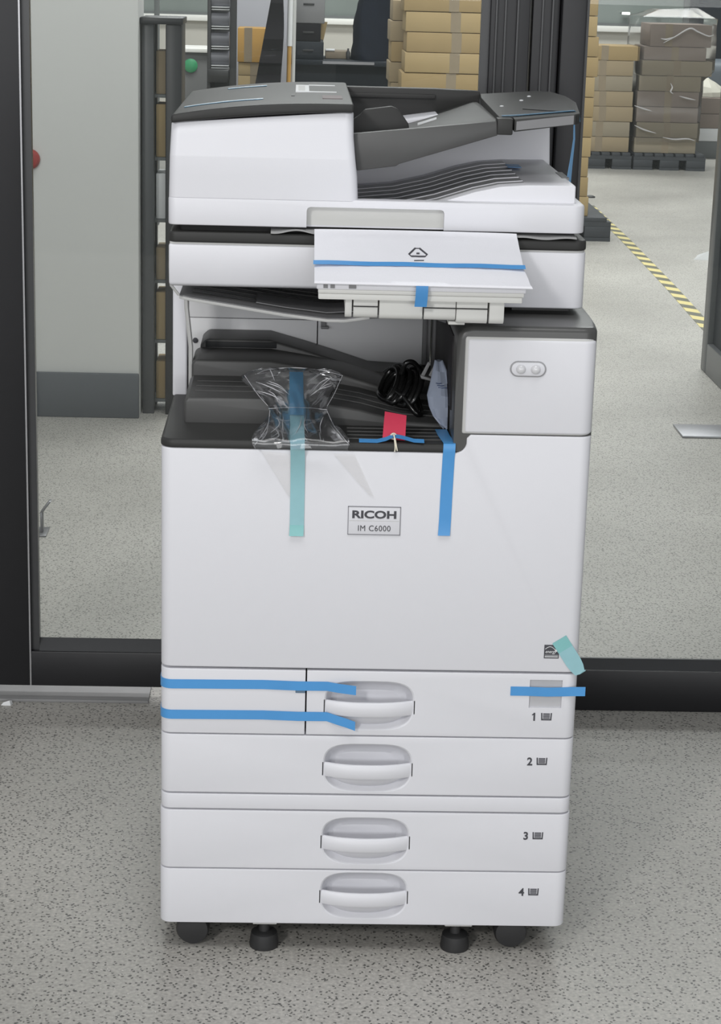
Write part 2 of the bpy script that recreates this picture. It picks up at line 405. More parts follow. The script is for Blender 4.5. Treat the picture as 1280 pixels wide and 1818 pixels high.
# far side of the hall: low clad wall with a sill, and the glazing above
bm = BM(); add_box(bm, -6, 9, 17.0, 17.25, 0, 0.82); struct(obj('wall_back', bm, PARAPET))
bm = BM(); add_box(bm, -6, 9, 16.93, 17.27, 0.82, 0.875, 0.01); struct(obj('trim_2', bm, SILL))
for i in range(8):
    x0 = -5.4 + i*1.81
    bm = BM()
    add_box(bm, x0-0.045, x0+0.045, 17.04, 17.18, 0.875, 3.2, 0.006); add_box(bm, x0+1.72, x0+1.80, 17.05, 17.17, 0.875, 3.2, 0.006)
    add_box(bm, x0+0.045, x0+1.72, 17.05, 17.17, 0.875, 0.90); add_box(bm, x0+0.045, x0+1.72, 17.05, 17.17, 3.1, 3.2)
    w = struct(obj('window_%d' % (i+2), bm, MULL))
    bm = BM(); add_box(bm, x0+0.04, x0+1.73, 17.09, 17.11, 0.89, 3.11); obj('window_pane', bm, HGLASS, w)

# ------------------------------------------------------------------ the photocopier
PC = thing('photocopier', (0, 0.33, 0), 'large white multifunction copier with charcoal trim and four paper drawers, on castors', 'photocopier')
XL, XR, RC = -0.2935, 0.2935, 0.016
def handle_cutter(z):
    bm = BM()
    hw, hh = 0.0635, 0.0365
    def ring(sx, sz, y, zo=0):
        pts = []
        for k in range(40):
            a = 2*math.pi*k/40; c, s = math.cos(a), math.sin(a)
            e = 0.50
            pts.append((sx*math.copysign(abs(c)**e, c), y, z + zo + sz*math.copysign(abs(s)**(0.62 if s > 0 else 0.85), s)))
        return pts
    loft(bm, [ring(hw+0.002, hh+0.002, -0.004), ring(hw+0.001, hh+0.001, -0.0005), ring(hw-0.0015, hh-0.0015, 0.0016), ring(hw-0.005, hh-0.006, 0.012), ring(hw-0.010, hh-0.014, 0.021), ring(hw-0.018, hh-0.022, 0.0255)])
    return obj('cutter', bm, WHITE)
def handle_bar(z, parent):
    bm = BM(); secs = []
    for i in range(25):
        x = -0.0632 + 0.1264*i/24; u = x/0.0632
        y = 0.004 - 0.013*(1-abs(u)**2.4)
        zc = z - 0.0035
        h = 0.0105
        prof = [(0.0045, -h), (0.0, -h), (-0.0012, -h+0.002), (-0.0018, 0), (-0.0012, h-0.003), (0.0006, h-0.0008), (0.0025, h), (0.005, h-0.001)]
        secs.append([(x, y+p[0], zc+p[1]) for p in prof])
    loft(bm, secs); o = obj('handle', bm, WHITE, parent, 50)
    bm = BM()                                                        # dark pivots either side
    for s in (-1, 1): add_box(bm, s*0.0636-0.0007, s*0.0636+0.0007, 0.0, 0.012, z-0.012, z+0.008)
    pieces('handle_gap', bm, GAP, parent)
    bm = BM(); secs = []                                             # white scoop under the bar
    for i in range(25):
        x = -0.058 + 0.116*i/24; u = x/0.058; d = (1-abs(u)**2.6)
        secs.append([(x, 0.008 - 0.012*d, z-0.012), (x, 0.010-0.009*d, z-0.018), (x, 0.013-0.006*d, z-0.012-0.016*d-0.002), (x, 0.019, z-0.012-0.018*d-0.003), (x, 0.022, z-0.012)])
    loft(bm, secs); obj('finger_scoop', bm, WHITE, parent, 60)

# hidden core, coloured dark to put shade into the drawer seams
bm = BM()
slab(bm, XL+0.003, XR-0.003, 0.0302, 0.66, 0.046, 0.745, 0.004, 0.002)
obj('chassis', bm, GAP, PC)
bm = BM()
for s, x in ((-1, XL), (1, XR-0.004)):
    add_box(bm, x+0.0005*s*-1, x+0.004, 0.032, 0.662, 0.046, 0.745, 0.001)
pieces('side_cover', bm, WHITE, PC)

def drawer(z0, z1, x0=XL, x1=XR, hz=None, rl=RC, rr=RC, num=None):
    bm = BM(); slab(bm, x0, x1, 0.0, 0.030, z0+0.001, z1-0.001, (rl, rr, 0, 0), 0.0012, 8)
    o = obj('paper_drawer', bm, WHITE, PC)
    return o
def icon(x, z, num, parent):
    text('drawer_number', num, 0.0165, x-0.0095, -0.0004, z-0.006, INK, parent, 0.95, bold=0.0004)
    if num == '1':
        bm = BM(); prism(bm, [(x-0.0096, z+0.0053), (x-0.0130, z+0.0030), (x-0.0124, z+0.0017), (x-0.0096, z+0.0034)], 'y', -0.0006, -0.0002); obj('numeral_flag', bm, INK, parent)
    bm = BM(); X0, X1, Z0, Z1 = x, x+0.0155, z-0.0055, z+0.0055
    prism(bm, [(X0, Z1), (X0+0.0005, Z0), (X1-0.0005, Z0), (X1, Z1), (X1-0.0018, Z1), (X1-0.0022, Z0+0.0020), (X0+0.0022, Z0+0.0020), (X0+0.0018, Z1)], 'y', -0.0004, 0.0003)
    for k in range(4): add_box(bm, X0+0.003, X1-0.003, -0.0004, 0.0003, Z0+0.0028+k*0.0021, Z0+0.0042+k*0.0021)
    obj('tray_symbol', bm, INK, parent)

# drawer one and the small cover to its left
bm = BM(); slab(bm, XL, -0.0905, 0.0, 0.030, 0.340, 0.436, (RC, 0.001, 0, 0), 0.0012, 8); obj('left_cover', bm, WHITE, PC)
d1 = drawer(0.339, 0.437, -0.0885, XR, rl=0.001)
cw = BM(); slab(cw, 0.2255, 0.2715, -0.01, 0.0045, 0.3855, 0.4275, 0, 0); 
cut(d1, [handle_cutter(0.385), obj('cutter', cw, WHITE)])
handle_bar(0.385, d1)
bm = BM(); slab(bm, 0.2255, 0.2715, 0.003, 0.0048, 0.3855, 0.4275, 0, 0.0); obj('paper_gauge_window', bm, WINDOWM, d1)
icon(0.2435, 0.3725, '1', d1)
bm = BM(); slab(bm, -0.1045, -0.0905, -0.0008, 0.004, 0.4025, 0.4195, 0.001, 0.0006); obj('cover_latch', bm, mat('slate_latch', (0.13, 0.20, 0.28), 0.5, var=0.05), PC)
d2 = drawer(0.249, 0.339); cut(d2, [handle_cutter(0.2905)]); handle_bar(0.2905, d2); icon(0.2405, 0.3045, '2', d2)
bm = BM(); slab(bm, XL, XR, 0.0, 0.030, 0.225, 0.2475, (RC, RC, 0, 0), 0.0012, 8); obj('front_band', bm, WHITE, PC)
d3 = drawer(0.132, 0.2235, XL-0.001, XR+0.001); cut(d3, [handle_cutter(0.1775)]); handle_bar(0.1775, d3); icon(0.2405, 0.1895, '3', d3)
d4 = drawer(0.045, 0.132, XL-0.001, XR+0.001); cut(d4, [handle_cutter(0.0915)]); handle_bar(0.0915, d4); icon(0.2385, 0.1010, '4', d4)

# big front door, L-shaped top with a filleted inner corner
pts = [(XL, 0.439), (XR, 0.439), (XR, 0.7795), (0.127, 0.7795)]
for i in range(9):
    a = math.radians(0 - 90*i/8); pts.append((0.106+0.016*math.cos(a), 0.7695+0.016*math.sin(a)) if i else (0.122, 0.7745))
pts += [(XL, 0.7535)]
bm = BM(); A, B = prism(bm, pts, 'y', 0.0, 0.030)
bm.edges.ensure_lookup_table()
es = [e for e in bm.edges if all(abs(v.co.y) < 1e-5 for v in e.verts) and all(abs(v.co.x-XL) < 1e-5 for v in e.verts) or all(abs(v.co.y) < 1e-5 for v in e.verts) and all(abs(v.co.x-XR) < 1e-5 for v in e.verts)]
bmesh.ops.bevel(bm, geom=es, offset=RC, segments=8, profile=0.5, affect='EDGES')
bmesh.ops.recalc_face_normals(bm, faces=bm.faces)
es = [e for e in bm.edges if len(e.link_faces) == 2 and e.calc_face_angle(0) > math.radians(60) and min(v.co.y for v in e.verts) < RC+0.001 and max(v.co.y for v in e.verts) < 0.029]
bmesh.ops.bevel(bm, geom=es, offset=0.0022, segments=3, profile=0.5, affect='EDGES')
FD = obj('front_door', bm, WHITE, PC)
# badge
bm = BM()
slab(bm, -0.0365, 0.0345, -0.0009, 0.001, 0.6365, 0.6755, 0.0004, 0.0003)
badge = obj('name_badge', bm, mat('badge_silver', (0.68, 0.68, 0.715), 0.35, var=0.02), FD)
bm = BM()
for a in ((-0.0372, 0.0352, 0.6752, 0.6764), (-0.0372, 0.0352, 0.6356, 0.6364), (-0.0372, -0.0363, 0.636, 0.676), (0.0343, 0.0354, 0.636, 0.676)):
    add_box(bm, a[0], a[1], -0.0013, 0.0005, a[2], a[3])
obj('badge_rim', bm, mat('badge_rim_grey', (0.24, 0.24, 0.26), 0.4, var=0.04), FD)
bm = BM(); add_box(bm, -0.0355, 0.0335, -0.0011, 0.0, 0.6555, 0.6561); obj('badge_divider', bm, LGREY, FD)
text('badge_lettering', 'RICOH', 0.0147, -0.0010, -0.0012, 0.6598, INK, FD, 1.36, bold=0.0005, spacing=1.0)
text('badge_lettering', 'IM C6000', 0.0116, -0.0008, -0.0012, 0.6413, INK, FD, 0.92, bold=0.0, spacing=1.08)
# energy mark
bm = BM(); slab(bm, 0.2430, 0.2640, -0.0006, 0.001, 0.4600, 0.4800, 0.0003, 0.0002); em = obj('energy_emblem', bm, INK, FD)
bm = BM()
tube(bm, [(0.2445+0.0006*k, -0.0008, 0.4725+0.0048*math.sin(math.pi*min(1, (k+2)/26))) for k in range(26)], 0.0004, 5)
st = []
for k in range(10):
    a = math.pi/2 + k*math.pi/5; r = 0.0028 if k % 2 == 0 else 0.0012
    st.append((0.2598 + r*math.cos(a), 0.4720 + r*math.sin(a)))
prism(bm, st, 'y', -0.0009, -0.0005)
add_box(bm, 0.2442, 0.2628, -0.0008, -0.0004, 0.4646, 0.4651); add_box(bm, 0.2442, 0.2628, -0.0008, -0.0004, 0.4618, 0.4632)
obj('emblem_mark', bm, LABELW, FD)
text('emblem_script', 'energy', 0.0066, 0.2520, -0.0008, 0.4680, LABELW, FD, 0.85, 0.35)

# charcoal tower around the right cover
pts = [(0.104, 0.756), (0.104, 0.905)]
for i in range(1, 8):
    a = math.radians(180 - 90*i/8); pts.append((0.126+0.022*math.cos(a), 0.907+0.022*math.sin(a)))
pts += [(0.126, 0.929), (0.2945, 0.929), (0.2945, 0.756)]
bm = BM(); prism(bm, pts, 'y', 0.002, 0.60)
es = [e for e in bm.edges if all(abs(v.co.x-0.2945) < 1e-5 for v in e.verts) and all(abs(v.co.y-0.002) < 1e-5 for v in e.verts)]
bmesh.ops.bevel(bm, geom=es, offset=0.020, segments=8, profile=0.5, affect='EDGES')
es = [e for e in bm.edges if e.calc_face_angle(0) > math.radians(60) and max(v.co.y for v in e.verts) < 0.03 and min(v.co.z for v in e.verts) > 0.80]
bmesh.ops.bevel(bm, geom=es, offset=0.008, segments=4, profile=0.5, affect='EDGES')
TW = obj('tower_cover', bm, TOWERM, PC)
bm = BM(); add_box(bm, 0.1025, 0.1045, 0.06, 0.44, 0.80, 0.905, 0.0005); obj('paper_exit', bm, mat('exit_black', (0.012, 0.010, 0.012), 0.6, var=0.1), PC)
bm = BM(); add_box(bm, 0.0985, 0.104, 0.395, 0.43, 0.775, 0.93, 0.001); add_box(bm, 0.085, 0.0915, 0.43, 0.449, 0.79, 0.93, 0.001); pieces('exit_guide', bm, MGREY, PC)
bm = BM()
slab(bm, 0.1185, XR, -0.001, 0.030, 0.7825, 0.9125, (0.003, 0.018, 0, 0), 0.003, 8, bt=0.005, steps=4)
UC = obj('toner_cover', bm, WHITE, PC)
bm = BM(); slab(bm, 0.1145, XR-0.001, 0.0005, 0.028, 0.7805, 0.9165, (0.003, 0.018, 0, 0), 0.003, 8, bt=0.006, steps=4); obj('cover_edge', bm, LGREY, PC)
def stadium(xc, zc, hw, hh, n=10):
    p = []
    for s, a0 in ((1, -90), (-1, 90)):
        for i in range(n+1):
            a = math.radians(a0 + 180*i/n); p.append((xc + s*(hw-hh) + hh*math.cos(a), zc + hh*math.sin(a)))
    return p
bm = BM(); prism(bm, stadium(0.2005, 0.8725, 0.0245, 0.0108), 'y', -0.003, 0.0, 0.0006); ps = obj('presence_sensor', bm, mat('sensor_ring_grey', (0.30, 0.30, 0.31), 0.4, var=0.03), PC)
bm = BM(); prism(bm, stadium(0.2005, 0.8725, 0.0228, 0.0092), 'y', -0.0042, 0.0, 0.0012); obj('sensor_plate', bm, WHITE, ps)
for x in (0.1905, 0.2105):
    bm = BM(); lathe(bm, [(0.0066, 0.0), (0.0064, -0.0015), (0.0052, -0.0035), (0.003, -0.0048), (0.0, -0.0052)], (x, -0.0038, 0.8725), 'y', 20); obj('sensor_lens', bm, LENS, ps, 60)

# output tray: lip plate, three steps, ribs
bm = BM(); slab(bm, XL-0.001, 0.105, -0.001, 0.46, 0.7535, 0.7655, (0.02, 0.001, 0, 0), 0.003, 8, bt=0.005)
OT = obj('output_tray', bm, DARK, PC)
def step(y0, y1, top, base=0.758):
    bm = BM(); prism(bm, [(top[0][0], base)] + top + [(top[-1][0], base)], 'y', y0, y1, 0.004, 3, 40)
    return obj('tray_step', bm, TRAYM, OT)
step(0.104, 0.265, [(-0.268, 0.796), (-0.262, 0.801), (-0.10, 0.801), (-0.02, 0.788), (0.04, 0.773), (0.101, 0.770)])
step(0.262, 0.365, [(-0.266, 0.818), (-0.260, 0.824), (-0.15, 0.824), (-0.09, 0.815), (-0.04, 0.806), (0.02, 0.788), (0.101, 0.779)])
step(0.362, 0.45, [(-0.258, 0.828), (-0.248, 0.837), (-0.152, 0.837), (-0.10, 0.823), (-0.05, 0.808), (0.0, 0.792), (0.101, 0.787)])
bm = BM(); add_box(bm, -0.250, -0.142, 0.3605, 0.364, 0.8245, 0.8335, 0.0008); obj('tray_slot', bm, mat('slot_black', (0.006, 0.007, 0.008), 0.7, var=0.1), OT)
bm = BM()
for k in range(3):
    y = 0.150 + k*0.034
    prism(bm, [(-0.255, 0.8005), (-0.255, 0.8022), (-0.10, 0.8022), (-0.02, 0.7892), (0.04, 0.7742), (0.099, 0.7712), (0.099, 0.7695), (0.04, 0.7725), (-0.02, 0.7875), (-0.10, 0.8005)], 'y', y, y+0.0028)
obj('tray_ribs', bm, TRAYM, OT)
bm = BM()
for k in range(4): add_box(bm, -0.04, 0.100, 0.022+k*0.021, 0.025+k*0.021, 0.765, 0.7668, 0.0004)
obj('lip_ribs', bm, TRAYM, OT)
# back and left walls of the opening
bm = BM(); add_box(bm, -0.292, -0.0800, 0.45, 0.62, 0.78, 0.8535, 0.001); add_box(bm, -0.292, -0.0800, 0.4505, 0.62, 0.8545, 0.96, 0.001); add_box(bm, -0.0785, 0.098, 0.45, 0.62, 0.78, 0.96, 0.001)
BW = obj('rear_wall', bm, mat('pale_grey_plastic', (0.72, 0.72, 0.73), 0.5, var=0.01), PC)
bm = BM(); lathe(bm, [(0.0042, 0.001), (0.0042, -0.001), (0.003, -0.0015)], (-0.270, 0.449, 0.818), 'y', 16); obj('screw', bm, INK, BW)
bm = BM(); add_box(bm, -0.074, -0.066, 0.443, 0.451, 0.843, 0.862, 0.001); add_box(bm, -0.074, -0.062, 0.438, 0.451, 0.842, 0.846, 0.001); obj('wall_clip', bm, MGREY, BW)
bm = BM(); slab(bm, -0.2955, -0.2735, 0.29, 0.335, 0.763, 0.96, 0.004, 0.002); obj('left_post', bm, WHITE, PC)
bm = BM(); tube(bm, [(-0.276, 0.27, 0.955), (-0.274, 0.272, 0.90), (-0.268, 0.28, 0.84), (-0.268, 0.285, 0.765)], 0.0035, 6); tube(bm, [(-0.288, 0.12, 0.957), (-0.277, 0.125, 0.942)], 0.002, 6); pieces('post_bracket', bm, LGREY, PC)

# inner shift tray under the scanner
tp = [(-0.277, 0.9355), (-0.26, 0.932), (-0.20, 0.9235), (-0.13, 0.913), (-0.07, 0.9065), (-0.045, 0.9065), (-0.01, 0.912), (0.04, 0.9155), (0.08, 0.914), (0.098, 0.908)]
pts = tp + [(x, z+0.006) for x, z in reversed(tp)]
bm = BM(); prism(bm, pts, 'y', 0.135, 0.43, 0.0015, 2, 40)
IT = obj('inner_tray', bm, MGREY, PC)
bm = BM(); ed = tp[:7]; prism(bm, ed + [(x, z+0.0045) for x, z in reversed(ed)], 'y', 0.1325, 0.136, 0.001); obj('tray_edge_highlight', bm, LGREY, IT)  # lighter strip puts the front edge's highlight into the colour
bm = BM()
for k in range(6):
    y = 0.165 + k*0.034
    q = tp[1:8]; prism(bm, [(x, z+0.0055) for x, z in q] + [(x, z+0.0078) for x, z in reversed(q)], 'y', y, y+0.004)
obj('inner_tray_ribs', bm, DARK, IT)
q = [(-0.17, 0.9275), (-0.13, 0.9215), (-0.07, 0.9150), (-0.03, 0.9175), (0.0, 0.922)]
bm = BM(); prism(bm, q + [(x, z+0.0012) for x, z in reversed(q)], 'y', 0.16, 0.24); obj('tray_flap', bm, MGREY, IT)

# scanner unit
bm = BM()
prism(bm, [(0.100, 1.0165), (0.100, 0.985), (0.106, 0.960), (0.113, 0.957), (0.62, 0.957), (0.62, 1.0165)], 'x', -0.2895, 0.12, 0.003, 3)
slab(bm, 0.115, 0.286, 0.100, 0.62, 0.9385, 1.0165, (0.002, 0.016, 0, 0), 0.002, 8)
obj('scanner_body', bm, WHITE, PC)
bm = BM(); slab(bm, -0.2885, 0.2845, 0.1015, 0.62, 1.0160, 1.0195, (0.004, 0.014, 0, 0), 0.001, 8); obj('scanner_lip', bm, LGREY, PC)
bm = BM(); slab(bm, -0.2895, 0.286, 0.098, 0.62, 1.0190, 1.0335, (0.010, 0.016, 0, 0), 0.003, 8); obj('scanner_rim', bm, DARK, PC)
bm = BM(); slab(bm, -0.275, 0.27, 0.12, 0.60, 1.033, 1.046, 0.006, 0.001); obj('platen_gasket', bm, GAP, PC)
bm = BM(); add_box(bm, 0.19, 0.27, 0.14, 0.60, 0.926, 0.942); add_box(bm, -0.285, -0.27, 0.30, 0.60, 0.94, 0.96); add_box(bm, 0.104, 0.27, 0.45, 0.62, 0.926, 0.95); pieces('scanner_foot', bm, DARKER, PC)

# document feeder: base with a front hand recess
bm = BM(); slab(bm, -0.2905, 0.2815, 0.100, 0.615, 1.0425, 1.0815, (0.012, 0.018, 0.01, 0.01), 0.002, 8, bt=0.004)
AB = obj('feeder_base', bm, WHITE, PC)
cb = BM(); prism(cb, [(-0.1015, 1.03)] + [(-0.1015, 1.066), (-0.100, 1.0695), (-0.0965, 1.071), (0.082, 1.071), (0.0855, 1.0695), (0.087, 1.066)] + [(0.087, 1.03)], 'y', 0.08, 0.114)
cb2 = BM(); add_box(cb2, -0.0335, 0.2700, 0.1235, 0.506, 1.052, 1.2)
cut(AB, [obj('cutter', cb, WHITE), obj('cutter', cb2, WHITE)])
bm = BM(); prism(bm, [(0.1135, 1.045), (0.1125, 1.073), (0.120, 1.073), (0.120, 1.045)], 'x', -0.1015, 0.087); obj('hand_recess', bm, CREAM, AB)
# feeder housing
def hs(z, x0, x1, yf, r, top=None):
    return [(p[0], p[1], top(p[0]) if top else z) for p in outline(x0, x1, yf, 0.60, (r, r, 0.008, 0.008), 8)]
ztop = lambda x: 1.1775 + 0.0195*(1-((-0.041-x)/0.247)**1.6 if x < -0.041 else 1.0)
bm = BM(); loft(bm, [hs(1.080, -0.2900, -0.0315, 0.1000, 0.012), hs(1.112, -0.2893, -0.0335, 0.0985, 0.012), hs(1.1355, -0.2888, -0.0365, 0.0975, 0.012), hs(1.137, -0.2887, -0.0367, 0.0976, 0.012), hs(1.165, -0.2875, -0.0395, 0.1030, 0.012),
    hs(0, -0.2868, -0.0405, 0.1050, 0.012, ztop), hs(0, -0.2855, -0.0418, 0.1065, 0.011, lambda x: ztop(x)+0.0015)])
FH = obj('feeder_housing', bm, WHITE, PC, 40)
lt = lambda x: 1.1895 + 0.0205*(1-(max(0, (-0.06-x))/0.23)**2.2)
gx = [-0.2868 + 0.2466*(k/24)**1.3 for k in range(25)]
bm = BM(); prism(bm, [(x, ztop(x)+0.0015) for x in gx] + [(x, lt(x)) for x in reversed(gx)], 'y', 0.0995, 0.605, 0.0035, 3, 50)
LID = obj('feeder_lid', bm, DARK, PC, 40)
bm = BM()
def onlid(x, y, dx, dy, th=0.0006):
    add_box(bm, x, x+dx, y, y+dy, lt(x)-0.002, lt(x+dx)+th)
onlid(-0.120, 0.34, 0.060, 0.012); onlid(-0.120, 0.35, 0.020, 0.16); onlid(-0.100, 0.50, 0.040, 0.012); obj('lid_label', bm, LABELW, LID)
bm = BM(); onlid(-0.082, 0.20, 0.028, 0.07); obj('lid_emblem', bm, LABELR, LID)
bm = BM(); onlid(-0.126, 0.26, 0.005, 0.05); obj('lid_notch', bm, DARKER, LID)
bm = BM(); onlid(-0.116, 0.365, 0.010, 0.12, 0.001); obj('label_symbol', bm, LGREY, LID)

# original tray
bm = BM(); prism(bm, [(-0.040, 1.1690), (0.156, 1.1905), (0.158, 1.1715), (0.024, 1.1295), (0.020, 1.1265), (-0.034, 1.1190)], 'y', 0.125, 0.138, 0.0015)
FT = obj('original_tray', bm, TRAYM, PC)
bm = BM(); prism(bm, [(-0.042, 1.135), (0.06, 1.158), (0.158, 1.188), (0.166, 1.188), (0.166, 1.178), (0.06, 1.148), (-0.042, 1.125)], 'y', 0.136, 0.59, 0.001); obj('tray_floor', bm, DARK, FT)
bm = BM(); prism(bm, [(-0.042, 1.13), (-0.042, 1.2055), (0.10, 1.2055), (0.171, 1.2030), (0.171, 1.18)], 'y', 0.575, 0.60, 0.002); add_box(bm, -0.04, 0.10, 0.568, 0.577, 1.190, 1.197, 0.001); obj('tray_back_wall', bm, DARK, FT)
bm = BM(); prism(bm, [(-0.042, 1.135), (-0.042, 1.178), (-0.028, 1.188), (-0.022, 1.195), (0.016, 1.2005), (0.024, 1.1975), (0.030, 1.191), (0.041, 1.176), (0.044, 1.150)], 'y', 0.225, 0.235, 0.002); obj('side_guide', bm, DARK, FT)
bm = BM(); prism(bm, [(-0.042, 1.125), (-0.042, 1.165), (-0.025, 1.172), (0.044, 1.160), (0.05, 1.15)], 'y', 0.235, 0.30, 0.002); obj('guide_base', bm, DARKER, FT)
bm = BM()
add_box(bm, 0.046, 0.055, 0.155, 0.175, 1.155, 1.1725, 0.001); prism(bm, [(0.058, 1.172), (0.085, 1.181), (0.085, 1.1785), (0.058, 1.169)], 'y', 0.30, 0.306); pieces('size_scale', bm, LABELW, FT)
bm = BM(); add_box(bm, 0.1565, 0.178, 0.122, 0.150, 1.1725, 1.1945, 0.002); obj('extension_hinge', bm, DARK, FT)
# extension flap
pl = [(0.180, 0.120), (0.262, 0.118), (0.270, 0.130), (0.277, 0.20), (0.287, 0.30), (0.287, 0.42), (0.276, 0.52), (0.255, 0.56), (0.172, 0.585), (0.166, 0.50), (0.162, 0.16), (0.180, 0.150)]
def exz(x, y): return 1.1935 + max(0, x-0.175)*0.105 + max(0, y-0.12)*0.012
bm = BM(); loft(bm, [[(x, y, exz(x, y)-0.004-0.013*max(0.2, 1-(y-0.12)/0.6)+0.04*max(0, x-0.175)) for x, y in pl], [(x, y, exz(x, y)-0.002) for x, y in pl], [(x*0.99+0.0022, y*0.99+0.003, exz(x, y)) for x, y in pl]])
EX = obj('tray_extension', bm, DARK, PC, 30)
bm = BM(); prism(bm, [(0.182, 0.1175), (0.260, 0.1165), (0.260, 0.119), (0.182, 0.119)], 'z', 1.185, 1.1935); 
for v in bm.verts: v.co.z = (v.co.z - 1.185)*1.4 + 1.1795 + (v.co.x-0.182)*0.13
obj('extension_front', bm, MGREY, EX)
bm = BM()
for x, y in ((0.182, 0.33), (0.218, 0.40), (0.236, 0.46)): lathe(bm, [(0.003, -0.002), (0.003, 0.0012), (0.001, 0.0018)], (x, y, exz(x, y)), 'z', 10)
pieces('extension_pin', bm, LABELW, EX)
bm = BM(); q = [(0.205, 0.26), (0.235, 0.20), (0.262, 0.16), (0.272, 0.30), (0.268, 0.40)]
loft(bm, [[(x, y, exz(x, y)-0.001) for x, y in q], [(x, y, exz(x, y)+0.001) for x, y in q]]); obj('extension_inset', bm, DARKER, EX)
# rear wall of the feeder and the ribbed original exit area
bm = BM(); prism(bm, [(-0.033, 1.06), (-0.038, 1.150), (0.165, 1.180), (0.275, 1.170), (0.2795, 1.07)], 'y', 0.50, 0.60, 0.004, 3); obj('feeder_back', bm, WHITE, PC)
hp = [(-0.033, 1.060), (0.03, 1.0665), (0.08, 1.078), (0.13, 1.094), (0.165, 1.102), (0.20, 1.105), (0.268, 1.106)]
bm = BM(); prism(bm, [(-0.033, 1.0525)] + hp + [(0.2690, 1.104), (0.2695, 1.0525)], 'y', 0.124, 0.505, 0.002, 3, 30); EA = obj('exit_tray', bm, WHITE, PC)
bm = BM()
for k in range(6):
    y = 0.17 + 0.05*k; q = [(x, z+0.0005) for x, z in hp[:6]]; q = q + [(x, z+0.0012) for x, z in reversed(q)]
    prism(bm, q, 'y', y, y+0.004)
obj('exit_tray_ribs', bm, WHITE, EA)
q = [(x, z) for x, z in hp[:6]]
bm = BM(); prism(bm, q + [(x, z+0.0006) for x, z in reversed(q)], 'y', 0.15, 0.47); obj('exit_tray_shade', bm, mat('shaded_tray_bed', (0.40, 0.40, 0.41), 0.4, var=0.03), EA)  # grey sheet over the white tray; the shadow tone is in its colour
bm = BM(); add_box(bm, 0.262, 0.272, 0.22, 0.30, 1.1035, 1.1067); obj('exit_tray_slot', bm, MGREY, EA)

# operation panel on its hinge
T = math.atan2(0.041, 0.14)
def panel_layer(bm, x0, x1, yf, drop0, drop1, back=0.085):
    z = lambda y: 0.9935 + (y+0.06)*math.tan(T)
    prism(bm, [(yf, z(yf)-drop0), (back, z(back)-drop0), (back, z(back)-drop1), (yf, z(yf)-drop1)], 'x', x0, x1, 0.0015, 2)
bm = BM(); panel_layer(bm, -0.0875, 0.186, -0.060, 0.001, 0.0100); OP = obj('operation_panel', bm, WHITE, PC)
bm = BM(); panel_layer(bm, -0.0855, 0.184, -0.0575, 0.0102, 0.0165); panel_layer(bm, -0.085, 0.182, -0.056, 0.0170, 0.0250); pieces('panel_underside', bm, CREAM, OP)
bm = BM()
for x0, x1 in ((-0.0785, -0.073), (-0.0695, -0.0640), (-0.0455, -0.0360)): add_box(bm, x0, x1, -0.0612, -0.058, 0.9856, 0.9918)
pieces('panel_key', bm, MGREY, OP)
for x0, x1, zb in ((-0.0495, -0.0405, 0.944), (-0.0385, -0.0065, 0.944), (-0.0045, 0.0525, 0.943), (0.0545, 0.0960, 0.943), (0.0970, 0.1380, 0.9395), (0.1405, 0.1600, 0.9395)):
    bm = BM(); zc = zb+0.009
    prism(bm, [(-0.036+0.009*math.cos(a), zc+0.009*math.sin(a)) for a in [math.radians(180+15*k) for k in range(13)]] + [(0.05, zc+0.006), (0.05, 0.985), (-0.045, 0.9745)], 'x', x0, x1, 0.0008)
    obj('hinge_knuckle', bm, CREAM, OP)
bm = BM(); add_box(bm, -0.0385, -0.0065, -0.0475, -0.044, 0.9595, 0.9607); add_box(bm, 0.0545, 0.138, -0.0475, -0.044, 0.9595, 0.9607); pieces('hinge_seam', bm, GAP, OP)
bm = BM(); add_box(bm, 0.088, 0.110, -0.03, 0.04, 0.9355, 0.9405, 0.001); add_box(bm, 0.02, 0.165, 0.03, 0.11, 0.955, 0.985, 0.002); pieces('panel_arm', bm, CREAM, OP)

# castors and levelling feet
def castor(x, y, lab=None):
    bm = BM(); lathe(bm, [(0.008, -0.019), (0.022, -0.017), (0.0245, -0.011), (0.0245, 0.011), (0.022, 0.017), (0.008, 0.019)], (x, y, 0.0245), 'y', 28)
    c = obj('castor', bm, DARKER, PC, 40)
    bm = BM(); add_box(bm, x-0.012, x+0.012, y-0.02, y+0.022, 0.040, 0.0465, 0.002); obj('castor_fork', bm, DARKER, c)
for x, y in ((-0.248, 0.036), (0.219, 0.036), (-0.248, 0.60), (0.219, 0.60)): castor(x, y)
for x in (-0.1435, 0.137):
    bm = BM(); lathe(bm, [(0.021, 0.0), (0.0215, 0.004), (0.019, 0.022), (0.008, 0.025), (0.007, 0.046)], (x, 0.022, 0), 'z', 20); obj('levelling_foot', bm, DARKER, PC, 40)
bm = BM(); add_box(bm, -0.16, -0.125, 0.006, 0.05, 0.041, 0.0462, 0.001); add_box(bm, 0.12, 0.16, 0.006, 0.05, 0.041, 0.0462, 0.001); pieces('foot_bracket', bm, LGREY, PC)

# ------------------------------------------------------------------ things on the copier
z = lambda y: 0.9935 + (y+0.06)*math.tan(T)
